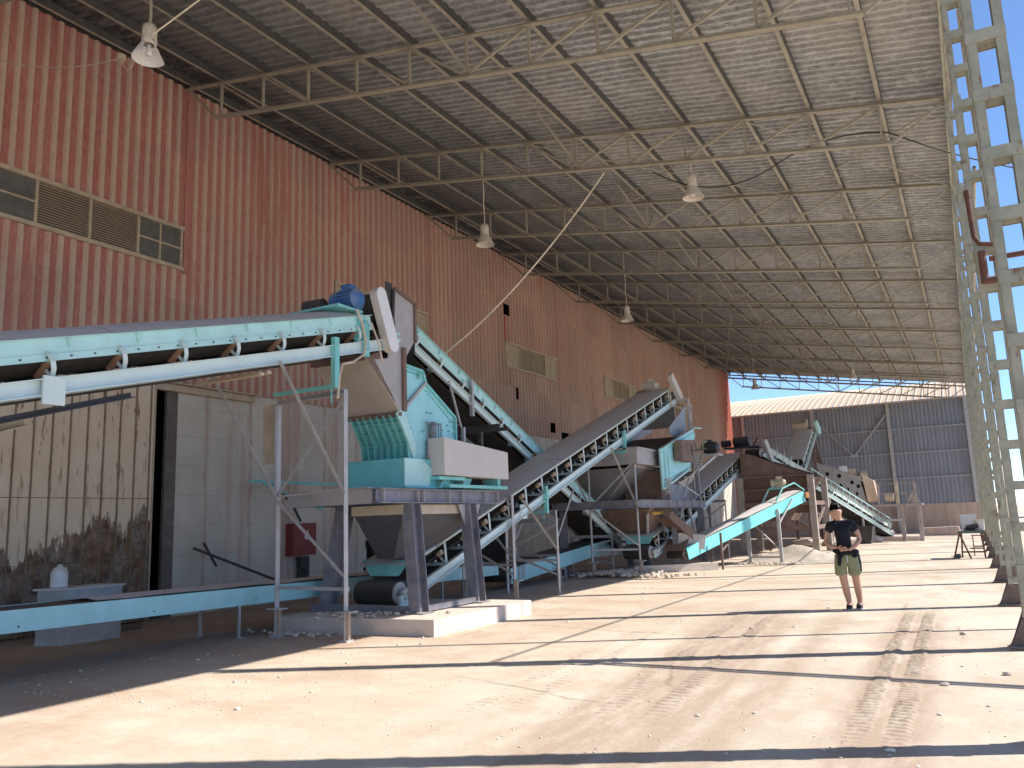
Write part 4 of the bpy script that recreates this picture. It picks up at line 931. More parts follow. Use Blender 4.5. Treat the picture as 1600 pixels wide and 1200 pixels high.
# apron and hoppers under it
MB().box(-11.4, -8.3, 22.3, 24.2, 3.18, 3.60).box(-11.45, -8.25, 22.25, 24.25, 3.60, 3.66).build('apron', 'plate', Sv)
def hopper(x0, x1, y0, y1, z1, bx0, bx1, by0, by1, z0, m, nm='hopper'):
    return MB().add([(x0, y0, z1), (x1, y0, z1), (x1, y1, z1), (x0, y1, z1), (bx0, by0, z0), (bx1, by0, z0), (bx1, by1, z0), (bx0, by1, z0)],
        [(0, 1, 5, 4), (1, 2, 6, 5), (2, 3, 7, 6), (3, 0, 4, 7), (4, 5, 6, 7)]).build(nm, m, Sv)
hopper(-11.2, -8.6, 22.5, 25.2, 3.1, -10.7, -10.2, 24.0, 24.8, 1.9, mat('mid_blue_grey_hopper', (.17, .17, .185), .6, dust=.2, var=.15))  # upper hopper in a mid blue-grey steel colour
MB().bar((-8.58, 22.5, 3.14), (-8.58, 25.2, 3.14), .06, .06).bar((-8.58, 22.5, 3.12), (-10.2, 24.0, 1.95), .06, .06).build('hopper_edge', 'plate', Sv)
hopper(-9.6, -8.3, 24.2, 26.6, 3.05, -9.5, -8.35, 24.4, 26.4, 1.95, 'brown')
hopper(-10.2, -8.4, 23.3, 25.6, 1.9, -9.4, -8.7, 24.1, 24.9, .95, 'brown')
MB().bar((-8.45, 23.5, 1.85), (-8.75, 24.2, 1.0), .05, .45, (0, 1, 0)).build('baffle', 'plate', Sv)
ch = MB(); q0, q1 = V((-8.2, 24.0, 1.62)), V((-7.72, 24.75, .92)); ch.bar(q0, q1, .5, .02).bar(q0+V((.24, -.12, .1)), q1+V((.24, -.12, .1)), .02, .24).bar(q0-V((.24, -.12, -.1)), q1-V((.24, -.12, -.1)), .02, .24)
ch.build('chute', 'brown', Sv)
MB().prism([(-7.95, 24.35, .72), (-7.25, 24.75, .62), (-7.2, 24.8, 1.05), (-7.9, 24.35, 1.15)], (.02, -.03, 0)).build('chute_lip', 'plate', Sv)
for xq in (-8.0, -10.6): MB().ibeam((xq, 21.3, 2.02), (xq, 27.8, 2.02), .22, .16, .02).build('deck_beam', 'beam', Sv)
for yq in (21.35, 27.7): MB().ibeam((-10.5, yq, 2.02), (-8.1, yq, 2.02), .22, .16, .02).build('cross_beam', 'beam', Sv)
for yq in (23.9, 24.7, 25.5, 26.3, 27.1): MB().box(-7.995, -7.925, yq-.01, yq+.01, 1.93, 2.11).build('stiffener', 'plate', Sv)
for x_, y_ in ((-8.0, 24.4), (-8.0, 27.2), (-10.6, 22.0), (-10.6, 27.2), (-9.4, 25.6)):
    MB().ibeam((x_, y_, 0), (x_, y_, 1.90), .17, .17, .02, (0, 1, 0)).build('leg', 'beam', Sv)
MB().bar((-8.0, 25.9, 1.9), (-7.95, 26.7, .5), .08, .05, (1, 0, 0)).bar((-8.0, 25.2, 1.9), (-8.05, 24.6, .5), .06, .05, (1, 0, 0)).build('brace', 'galv', Sv)
for x_, y_ in ((-8.0, 24.05), (-8.0, 27.15), (-10.4, 24.1)): MB().box(x_-.06, x_+.06, y_-.06, y_+.06, 2.14, 2.29 if y_ < 27 else 3.18).build('spring_stool', 'beam', Sv)
MB().bar((-8.15, 24.7, 2.78), (-8.15, 26.6, 3.2), .05, .16).bar((-8.05, 25.2, 2.7), (-7.98, 27.0, 2.3), .05, .05).bar((-8.0, 25.4, 2.2), (-8.0, 26.2, 2.85), .05, .05).build('sub_frame', 'galv', Sv)
MB().box(-9.4, -8.3, 25.0, 27.0, 2.15, 2.65).build('under_pan', 'bgp', Sv)
for k in range(5):
    MB().tube((-8.39, 23.75+k*.17, 1.76), (-8.38, 23.6+k*.17, 1.76), .05, 10).build('lettering', 'yellow', Sv)
MB().box(-8.395, -8.385, 24.45, 24.8, 1.2, 1.5).build('data_plate', 'plate', Sv)
# second tower behind (stairs frame)
tw = MB()
for y_ in (31.4, 33.2):
    tw.bar((-10.4, y_, 0), (-10.4, y_, 3.3), .08, .08, (1, 0, 0)).bar((-9.4, y_, 0), (-9.4, y_, 3.3), .08, .08, (1, 0, 0)).bar((-10.4, y_, 3.3), (-9.4, y_, 3.3), .08, .08)
tw.bar((-9.4, 31.4, 3.3), (-9.4, 33.2, 3.3), .08, .08).bar((-9.4, 31.4, 1.6), (-9.4, 33.2, 3.2), .05, .05).bar((-9.4, 31.4, 3.2), (-9.4, 33.2, 1.6), .05, .05)
Tw = tag(tw.build('access_tower', 'beam', loc=(-9.9, 32.3, 0)), 'small grey steel frame between the screen and the brown hopper', 'frame')

# ------------------------------------------------------------ brown hopper on legs
Hs = empty('storage_hopper', (-7, 35, 0), 'brown steel plate hopper with sloping rim on four square legs', 'hopper')
MB().prism([(-8.20, 34.2, 3.10), (-8.20, 34.2, 4.15), (-7.6, 34.2, 3.96), (-6.9, 34.2, 3.62), (-6.2, 34.2, 3.32), (-5.55, 34.2, 3.12)], (0, .03, 0)).prism([(-8.20, 37.6, 3.10), (-8.20, 37.6, 4.15), (-5.55, 37.6, 3.12)], (0, .03, 0)).box(-8.23, -8.20, 34.2, 37.6, 3.1, 4.15).build('rim_plate', 'brown', Hs)
MB().add([(-8.15, 34.25, 3.05), (-5.6, 34.25, 3.05), (-5.6, 37.6, 3.05), (-8.15, 37.6, 3.05), (-7.6, 34.9, 1.3), (-6.6, 34.9, 1.3), (-6.6, 36.8, 1.3), (-7.6, 36.8, 1.3)], [(0, 1, 5, 4), (1, 2, 6, 5), (2, 3, 7, 6), (3, 0, 4, 7), (4, 5, 6, 7)]).build('hopper_body', 'brown', Hs)
MB().box(-8.15, -5.6, 34.18, 34.2, 1.6, 3.05).build('front_panel', mat('dark_red_brown', (.13, .07, .055), .7, dust=.3, dcol=(.2, .13, .1)), Hs)
for x_, y_ in ((-5.52, 34.1), (-5.45, 36.9), (-8.3, 34.1), (-8.3, 36.9)):
    MB().box(x_-.12, x_+.12, y_-.12, y_+.12, 0, 3.08).build('leg', mat('dusty_grey_leg', (.27, .235, .205), .7, dust=.35) if 'dusty_grey_leg' not in bpy.data.materials else bpy.data.materials['dusty_grey_leg'], Hs)
for z_ in (.95, 1.9):
    MB().box(-8.18, -5.64, 34.04, 34.16, z_, z_+.16).box(-5.50, -5.40, 34.22, 36.78, z_, z_+.16).box(-8.36, -8.26, 34.22, 36.78, z_, z_+.16).build('cross_beam', 'brown', Hs)
MB().box(-8.18, -5.6, 34.10, 34.17, 3.06, 3.12).box(-8.18, -5.66, 34.10, 34.16, 2.55, 2.6).bar((-5.45, 34.25, 1.1), (-5.45, 36.7, 1.9), .08, .08).bar((-8.2, 34.3, 2.0), (-5.7, 34.3, 1.05), .1, .06).bar((-7.4, 34.1, .2), (-6.2, 34.1, 1.9), .28, .05, (0, 1, 0)).build('brace', 'brown', Hs)

# ------------------------------------------------------------ G: conveyor down to the right behind the person, H: far steep conveyor
G_, pg, LG, _g = conveyor('belt_conveyor', 'pale turquoise conveyor slanting down to the right behind the standing man',
    (-4.62, 47.2, .36), (-8.75, 37.4, 4.28), .95, 1.3, 0, 'cover', 'girder', 'dturq')
pill(G_, (-7.72, 37.15, 4.75), (-7.55, 37.35, 4.0), .13, .12, (.94, -.34, 0), 'white', 'white')
MB().tube((-9.2, 37.3, 4.85), (-8.5, 37.3, 4.88), .22, 14).tube((-9.7, 37.1, 4.8), (-9.3, 37.1, 4.8), .16, 10).box(-9.6, -8.0, 37.0, 37.7, 4.55, 4.62).bar((-8.1, 37.2, 5.0), (-8.4, 37.2, 4.5), .05, .05).build('drive_unit', 'blackm', G_)
rl = MB(); 
for a in [x_*.55 for x_ in range(1, int(LG/.55))]: rl.bar(pg(a, 1.0, .05), pg(a, 1.0, .62), .03, .03, (1, 0, 0))
rl.bar(pg(.3, 1.0, .62), pg(LG-3.5, 1.0, .62), .03, .03); rl.build('handrail', 'turq_pale', G_)
for a in (3.0, 6.0): p = pg(a, .0, -.18); q = pg(a, .95, -.18); MB().bar((p.x, p.y, 0), p, .08, .08, (1, 0, 0)).bar((q.x, q.y, 0), q, .08, .08, (1, 0, 0)).build('leg', 'white', G_)
MB().bar(pg(.5, -.1, -.55), pg(LG-2.5, -.1, -.75), .06, .08).build('under_rail', 'white', G_)
Hc, ph_, LH, _h = conveyor('belt_conveyor', 'far steep grey covered conveyor rising against the blue shed wall',
    (-7.05, 42.0, 3.7), (-6.9, 45.6, 5.85), .85, .6, .02, 'dustbelt', 'girder', 'dturq', False)
pill(Hc, tuple(ph_(LH-.3, -.25, .6)), tuple(ph_(LH+.1, -.25, -.1)), .15, .14, (1, 0, 0), 'turq_pale', 'turq_pale')
MB().bar(ph_(LH-.7, .6, .65), ph_(LH-.1, .6, .65), .7, .35).build('drive_unit', 'tan', Hc)
MB().bar(ph_(LH-.1, .2, -.3), ph_(LH-.1, .2, -.3)+V((.35, .2, -2.0)), .3, .3, (0, 1, 0)).build('drop_pipe', 'brown', Hc)
MB().bar((-7.1, 43.0, 0), (-7.1, 43.0, 4.1), .12, .12, (1, 0, 0)).bar((-7.8, 43.0, 0), (-7.8, 43.0, 4.1), .12, .12, (1, 0, 0)).bar((-6.95, 44.9, 0), (-6.95, 44.9, 5.2), .12, .12, (1, 0, 0)).build('support_leg', 'brown', Hc)

# far screen box with round holes
Fs = empty('far_screen_box', (-6.2, 46.2, 0), 'long grey steel screen box with round holes in front of the blue shed', 'screen')
fb = MB(); fb.prism([(-8.1, 45.0, 4.45), (-7.3, 45.15, 4.30), (-5.0, 45.7, 3.30), (-4.75, 45.75, 2.0), (-5.6, 45.5, 2.05), (-8.0, 45.0, 3.0)], (.1, 1.6, 0)); fb.build('box_body', mat('pale_grey_brown_plate', (.26, .235, .22), .6, dust=.35, var=.15), Fs)
hm = MB()
for (t, c_) in ((.15, .5), (.28, .5), (.42, .42), (.56, .5), (.63, .56), (.42, .75), (.5, .8), (.60, .85), (.7, .45)):
    x_ = -7.6+t*4.0; y_ = 44.99+(x_+8.1)*.224; zt_ = 4.30-(x_+7.3)*.435; zz = zt_-.12-(c_-.3)*1.5
    hm.tube((x_, y_-.02, zz), (x_, y_+.06, zz), .10, 12)
hm.build('round_hole', 'black', Fs)
MB().prism([(-4.85, 45.65, 3.35), (-4.35, 45.75, 3.1), (-4.2, 45.75, 2.0), (-4.7, 45.7, 2.0)], (0, .9, 0)).box(-5.6, -5.2, 46, 46.4, 3.4, 3.75).build('end_plate', mat('tan_pink_plate', (.5, .37, .27), .7, dust=.2), Fs)
MB().box(-5.9, -5.55, 45.6, 45.9, 3.6, 3.9).bar((-5.9, 45.7, 3.55), (-4.6, 45.9, 3.0), .1, .08).build('top_bracket', 'wt', Fs)
MB().tube((-5.05, 46.3, 3.35), (-4.7, 46.4, 3.35), .3, 14).tube((-3.9, 45.9, 2.2), (-3.5, 45.9, 2.2), .22, 12).box(-3.4, -3.25, 45.8, 45.95, 1.9, 3.0).build('drive_wheel', 'tan', Fs)
MB().box(-5.5, -2.2, 45.4, 46.4, 1.75, 1.85).box(-2.5, -2.4, 45.4, 45.5, 1.85, 2.9).box(-4.2, -4.1, 45.4, 45.5, 1.85, 2.9).box(-4.2, -2.4, 45.42, 45.46, 2.85, 2.9).box(-4.2, -2.4, 45.42, 45.46, 2.35, 2.4).prism([(-2.9, 45.3, 1.9), (-2.3, 45.3, 1.9), (-2.6, 45.3, 2.5)], (0, .1, 0)).build('walkway', 'steelpost', Fs)
for x_ in (-7.6, -6.2, -4.6, -3.2, -2.4): MB().box(x_-.09, x_+.09, 45.8, 46.0, 0, 3.0 if x_ < -7 else 2.0 if x_ < -4 else 1.75).build('leg', 'steelpost', Fs)
MB().bar((-7.6, 45.7, .2), (-6.2, 45.7, 1.9), .1, .06).bar((-6.2, 45.7, .2), (-4.6, 45.7, 1.9), .1, .06).box(-7.8, -3.2, 45.75, 45.85, 1.0, 1.12).build('brace', 'galv', Fs)
# dark clutter under the machines: motors, bins
def junk(name, lab, cat, loc, builder, m):
    b = MB(); builder(b, V(loc)); return tag(b.build(name, m, loc=loc), lab, cat)
junk('steel_bin', 'dark steel bin under the sloping conveyor behind the man', 'bin', (-4.9, 43.2, 0), lambda b, p: b.prism([p+V((-.5, 0, 0)), p+V((.4, 0, 0)), p+V((.55, 0, .8)), p+V((-.65, 0, .8))], (0, 1.0, 0)).bar(p+V((-.65, -.02, .82)), p+V((.55, -.02, .82)), .06, .06), 'dark')
for i, (x_, y_, r_) in enumerate(((-6.9, 40.5, .5), (-5.8, 42, .6), (-4.6, 45, .5))):
    tag(MB().blob((x_, y_, .15), r_, (1.4, 1, .5), .3).build('rubble_heap', 'soil', loc=(x_, y_, 0)), ['low pale rubble heap behind the brown hopper legs', 'low pale rubble heap beside the dark steel bin', 'low pale rubble heap at the foot of the sloping conveyor'][i], 'rubble')
tag(MB().prism([(-6.6, 46.5, 0), (-2.4, 46.3, 0), (-2.5, 48.2, 0), (-6.6, 48.4, 0)], (0, 0, .22)).build('concrete_pad', 'pad', loc=(-4.5, 47.3, 0)), 'thin concrete pad at the lower end of the far sloping conveyor', 'foundation')
tag(MB().prism([(-3.0, 53.4, 0), (-2.7, 53.4, .45), (-.9, 53.5, .5), (-.75, 53.5, 0)], (0, 1.2, 0)).build('concrete_block', 'bconc', loc=(-1.9, 54, 0)), 'low concrete block lying before the blue shed corner', 'block')
sp = MB(); nn = 26; hs = []
for i in range(nn+1):
    for j in range(nn+1):
        x_ = -7.3+3.2*i/nn; y_ = 28.0+2.6*j/nn; d = math.hypot((x_+5.45)/1.5, (y_-29.6)/1.1); d2 = math.hypot((x_+6.5)/.8, (y_-28.8)/.6)
        hs.append((x_, y_, max(0, .55*math.exp(-d*d*2.2)+.2*math.exp(-d2*d2*2)-.03)+random.uniform(0, .012)))
sp.add(hs, [(i*(nn+1)+j, (i+1)*(nn+1)+j, (i+1)*(nn+1)+j+1, i*(nn+1)+j+1) for i in range(nn) for j in range(nn)])
tag(sp.build('sand_pile', mat('grey_sand', (.36, .31, .255), .95, dust=0, var=.3, bump=.5), smooth=True), 'grey sand pile under the upper end of the bright turquoise conveyor', 'sand pile')
# kerb-like slab and rubble at the screen foot
tag(MB().prism([(-9.0, 23.4, 0), (-6.9, 24.9, 0), (-7.1, 25.4, 0), (-9.2, 23.9, 0)], (0, 0, .22)).build('concrete_slab', 'pad', loc=(-8, 24.4, 0)), 'dusty slab on the ground below the tail of the bright turquoise conveyor', 'slab')
rb_ = MB()
for i in range(420):
    x_ = random.gauss(-9.2, .8); y_ = random.gauss(22.4, .5); rb_.blob((x_, y_, .03+.1*math.exp(-(x_+9.2)**2)), random.uniform(.02, .09), (1, 1, .6), .35)
for i in range(260):
    x_ = random.uniform(-7.2, -5.0); y_ = random.gauss(27.8, .25); rb_.blob((x_, y_, .02), random.uniform(.015, .06), (1, 1, .6), .35)
tag(rb_.build('spilled_rubble', 'soil'), kind='stuff')
ph = MB()
for (x_, y_, r_) in ((-.30, 12.4, .035), (-.42, 8.9, .03), (-.08, 8.1, .012), (.10, 9.6, .035), (-3.0, 12.3, .03)):
    tag(MB().blob((x_, y_, r_*.4), r_, (1.4, 1, .7), .25).build('loose_stone', 'soil', loc=(x_, y_, 0)), 'loose stone lying on the open dusty floor', 'stone', 'loose stones on the open floor')

# ------------------------------------------------------------ small things by the wall
cab = empty('fire_hose_cabinet', (XL, 15.05, 1.04), 'red fire hose cabinet with a white flame mark on the concrete wall', 'cabinet')
MB().box(XL-.03, XL+.2, 14.65, 15.45, 1.04, 1.80).build('cabinet_body', 'red', cab)
MB().box(XL+.2, XL+.215, 14.68, 15.42, 1.07, 1.77).build('door', 'red', cab)
fl = MB(); fl.prism([(XL+.216, 15.02, 1.46), (XL+.216, 15.09, 1.40), (XL+.216, 15.18, 1.42), (XL+.216, 15.21, 1.50), (XL+.216, 15.16, 1.56), (XL+.216, 15.13, 1.66), (XL+.216, 15.11, 1.58), (XL+.216, 15.05, 1.54)], (.003, 0, 0)); fl.build('flame_mark', 'wt', cab)
MB().prism([(XL+.22, 15.10, 1.44), (XL+.22, 15.15, 1.46), (XL+.22, 15.12, 1.52)], (.002, 0, 0)).build('flame_core', 'red', cab)
MB().box(XL+.0, XL+.12, 15.0, 15.3, .4, 1.0).tube((XL+.1, 15.15, .7), (XL+.2, 15.15, .7), .06, 10).build('hose_valve', 'dark', cab)
wb_ = empty('storage_box', (-12.8, 8.3, 0), 'dented pale metal box on the floor behind the low blue conveyor', 'box')
MB().prism([(-13.05, 7.87, .0), (-12.6, 8.03, .0), (-12.55, 9.0, .0), (-13.1, 8.95, .0)], (0, 0, .84)).build('body', 'galv', wb_); MB().prism([(-13.1, 7.82, .84), (-12.57, 8.0, .84), (-12.52, 9.03, .84), (-13.15, 8.98, .84)], (0, 0, .03)).build('lid', 'cover', wb_)
jc = empty('plastic_canister', (-12.95, 8.15, .872), 'white plastic canister standing on the dented metal box', 'canister')
MB().lathe([(0, 0), (.12, 0), (.13, .03), (.13, .22), (.10, .30), (.035, .34), (.035, .37), (0, .37)], (-12.95, 8.15, .872), 16).build('bottle', mat('milky_plastic', (.62, .62, .6), .4, dust=.3), jc, True)
MB().lathe([(0, .37), (.045, .37), (.045, .41), (0, .41)], (-12.95, 8.15, .872), 12).build('cap', 'dark', jc)
tag(MB().box(-13.8, -13.2, 9.2, 9.9, 0, .12).bar((-13.5, 9.2, .14), (-13.5, 9.9, .16), .5, .02).build('timber_plank', 'brown', loc=(-13.5, 9.5, 0)), 'dark plank pile on the floor by the rusty door foot', 'plank')
tag(MB().bar((-14.1, 11.7, 1.35), (-13.4, 14.0, .35), .05, .05).bar((-14.15, 12.0, 1.45), (-14.1, 12.3, .95), .04, .04).build('steel_rod', 'dark', loc=(-13.8, 12.8, 0)), 'crossed dark steel rods leaning at the concrete wall', 'rod')
tag(MB().path([(-14.2, 14.2, 2.6), (-14.15, 14.6, 2.2), (-14.2, 14.9, 1.85)], .03, 6).build('hanging_hose', mat('green_hose', (.03, .06, .04), .6, dust=.2), loc=(-14.2, 14.6, 1.8)), 'dark green hose dropping to the red cabinet', 'hose')
tag(MB().bar((-13.9, 13.0, 2.75), (-13.9, 18.0, 2.72), .05, .06).bar((-13.9, 13.4, 2.7), (-13.6, 15.0, 2.1), .05, .05).bar((-14.3, 13.9, 2.7), (-13.9, 13.9, 2.7), .06, .1).build('wall_rail', 'turq', loc=(-13.9, 14, 2.7)), 'turquoise steel rail fixed along the concrete wall behind the crusher', 'rail')

# workbench at the right
wb = empty('work_bench', (-.15, 30.2, 0), 'rusty workbench with clamped dark vice, buckets and white board by the right columns', 'workbench')
MB().box(-.55, .2, 29.8, 30.7, .78, .86).build('bench_top', mat('green_grey_top', (.07, .09, .08), .6, dust=.3), wb)
for a, b in (((-.5, 29.9, .78), (-.72, 29.8, 0)), ((-.5, 29.9, .78), (-.25, 29.85, 0)), ((.1, 29.9, .78), (.15, 29.85, 0)), ((-.45, 30.6, .78), (-.5, 30.6, 0)), ((.1, 30.6, .78), (.15, 30.6, 0))):
    MB().bar(a, b, .05, .05, (1, 0, 0)).build('leg', 'rust', wb)
MB().box(-.25, .1, 29.75, 29.8, .3, .34).box(-.5, .2, 30.5, 30.55, .15, .2).build('rail', 'rust', wb)
tag(MB().box(-.35, -.05, 30.1, 30.3, .862, .95).tube((-.3, 30.0, .98), (.05, 30.0, 1.0), .07, 10).box(-.1, 0, 29.9, 30.2, .95, 1.06).build('bench_vice', 'blackm', loc=(-.2, 30.2, .86)), 'dark vice lying on the rusty workbench', 'vice')
tag(MB().prism([(-.42, 30.62, .862), (.05, 30.62, .862), (.02, 30.66, 1.38), (-.44, 30.66, 1.36)], (0, .02, 0)).build('white_board', 'wt', loc=(-.2, 30.6, .86)), 'white board standing at the back of the workbench', 'board')
tag(MB().lathe([(0, 0), (.14, 0), (.16, .34), (.15, .34), (.13, .02), (0, .02)], (.08, 30.15, .862), 16).build('bucket', 'white', loc=(.08, 30.15, .86)), 'cream bucket on the right end of the workbench', 'bucket')
tag(MB().box(-.72, -.54, 30.3, 30.45, 0, .10).bar((-.72, 30.38, .10), (-.54, 30.38, .12), .1, .03).build('tool_box', mat('dark_green_paint', (.03, .09, .07), .5), loc=(-.62, 30.4, 0)), 'small green tool box under the left side of the workbench', 'toolbox')
st = MB()
for x_ in (-.15, .15):
    for y_ in (31.4, 31.8): st.bar((x_, y_, 0), (x_, y_, .65), .03, .03, (1, 0, 0))
st.box(-.18, .18, 31.37, 31.83, .65, .68).bar((-.15, 31.4, .3), (.15, 31.4, .3), .02, .02).bar((-.15, 31.8, .3), (.15, 31.8, .3), .02, .02)
tag(st.build('steel_stool', 'rust', loc=(0, 31.6, 0)), 'rusty square stool behind the workbench', 'stool')

# rusty water pipes crossing the first column
pp = empty('rusty_pipes', (.45, 11.15, 4.3), 'rusty red-brown pipes with elbows crossing outwards at the first column', 'pipe')
MB().path([(5.6, 11.18, 4.42), (.5, 11.18, 4.33), (.43, 11.18, 4.33)], .045, 10).path([(.43, 11.18, 4.30), (.43, 11.18, 4.70)], .045, 10).path([(5.6, 11.2, 4.66), (.5, 11.2, 4.60)], .035, 10).build('lower_pipe', 'rust', pp)
MB().path([(.36, 11.18, 5.42), (.37, 11.18, 4.9), (.42, 11.18, 4.80), (.55, 11.18, 4.77), (.62, 11.18, 4.77)], .03, 10).tube((.36, 11.18, 5.4), (.36, 11.18, 5.5), .038, 10).build('riser', 'rust', pp)
MB().box(5.5, 5.62, 11.1, 11.26, 0, 4.8).build('post', 'rust', pp)
tag(MB().tube((.98, 7.3, 0), (.88, 7.3, 8.9), .05, 10).box(.86, 1.1, 7.2, 7.4, 0, .02).build('standpipe', 'rust', loc=(.98, 7.3, 0)), 'rusty vertical pipe outside the nearest column', 'pipe')
# ------------------------------------------------------------ ropes and cables
def sag(p, q, s_, n=16):
    p = V(p); q = V(q); return [p.lerp(q, i/n)-V((0, 0, s_*4*(i/n)*(1-i/n))) for i in range(n+1)]
tag(MB().path(sag((-6.35, 16.08, 9.25), (-10.4, 15.2, 5.35), .35), .018, 6).build('rope', 'rope', loc=(-8, 16, 7)), 'pale rope slanting from the second truss down to the conveyor behind the crusher', 'rope')
tag(MB().path(sag((-9.3, 6.72, 8.5), (-8.2, 7.4, 9.6), .0, 4), .012, 6).build('lamp_wire', 'rope', loc=(-9, 7, 9)), 'thin white wire rising right from the broken lamp', 'wire')
tag(MB().path(sag((-13.9, 6.2, 9.9), (-9.95, 6.76, 8.42), .35), .008, 5).path(sag((-9.95, 6.76, 8.40), (-9.6, 6.76, 8.40), .22, 8), .008, 5).box(-9.99, -9.91, 6.72, 6.80, 8.37, 8.47).build('junction_wire', 'tan', loc=(-11, 6.5, 8.4)), 'thin sagging wire with a small junction box left of the broken lamp', 'wire')
bcs = [((-5.2, 16.0, 8.95), (-2.6, 16.3, 8.65), .45), ((-2.6, 16.3, 8.65), (-.6, 16.1, 8.62), -.18), ((-.6, 16.1, 8.62), (1.9, 17.6, 7.75), .10), ((1.9, 17.6, 7.75), (9, 20, 8.2), .2)]
bc = MB()
for p, q, s_ in bcs: bc.path(sag(p, q, s_), .013, 6)
tag(bc.build('power_cable', 'bcable', loc=(-2, 16, 8.6)), 'black cable looping along the second truss and out past the columns', 'cable')
tag(MB().path(sag((-9.5, 18.3, 10.2), (-5.6, 18.4, 9.7), .55), .01, 5).path(sag((-5.6, 18.4, 9.7), (-1.2, 19, 9.25), .5), .01, 5).build('roof_cable', 'truss', loc=(-6, 18.4, 9.8)), 'thin dusty cable sagging between roof trusses above the bell lamps', 'cable')

# ------------------------------------------------------------ people
def skin(name, verts, edges, radii, m, parent, root=0, sub=2):
    me = bpy.data.meshes.new(name); me.from_pydata([tuple(v) for v in verts], edges, []); me.materials.append(M[m])
    o = bpy.data.objects.new(name, me); C.objects.link(o); o.parent = parent; OFF[o.name] = V((0, 0, 0))
    sm = o.modifiers.new('skin', 'SKIN'); sm.use_smooth_shade = True
    for i, r_ in enumerate(radii):
        rr = r_ if isinstance(r_, tuple) else (r_, r_); me.skin_vertices[0].data[i].radius = rr
    me.skin_vertices[0].data[root].use_root = True
    s2 = o.modifiers.new('sub', 'SUBSURF'); s2.levels = sub; s2.render_levels = sub
    return o
def ellip(name, c, r_, m, parent, n=14, cut=None):
    b = MB(); vs = []; c = V(c)
    for i in range(n+1):
        th_ = math.pi*i/n
        for j in range(n*2):
            f_ = math.pi*j/n; vs.append((c.x+r_[0]*math.sin(th_)*math.cos(f_), c.y+r_[1]*math.sin(th_)*math.sin(f_), c.z+r_[2]*math.cos(th_)))
    k = n*2; fs = [(i*k+j, (i+1)*k+j, (i+1)*k+(j+1) % k, i*k+(j+1) % k) for i in range(n) for j in range(k)]
    if cut: fs = [f for f in fs if cut(sum((V(vs[i]) for i in f), V())/4-c)]
    b.add(vs, fs); me = bpy.data.meshes.new(name); me.from_pydata(vs, [], fs); me.materials.append(M[m]); me.polygons.foreach_set('use_smooth', [True]*len(fs))
    o = bpy.data.objects.new(name, me); C.objects.link(o); o.parent = parent; return o

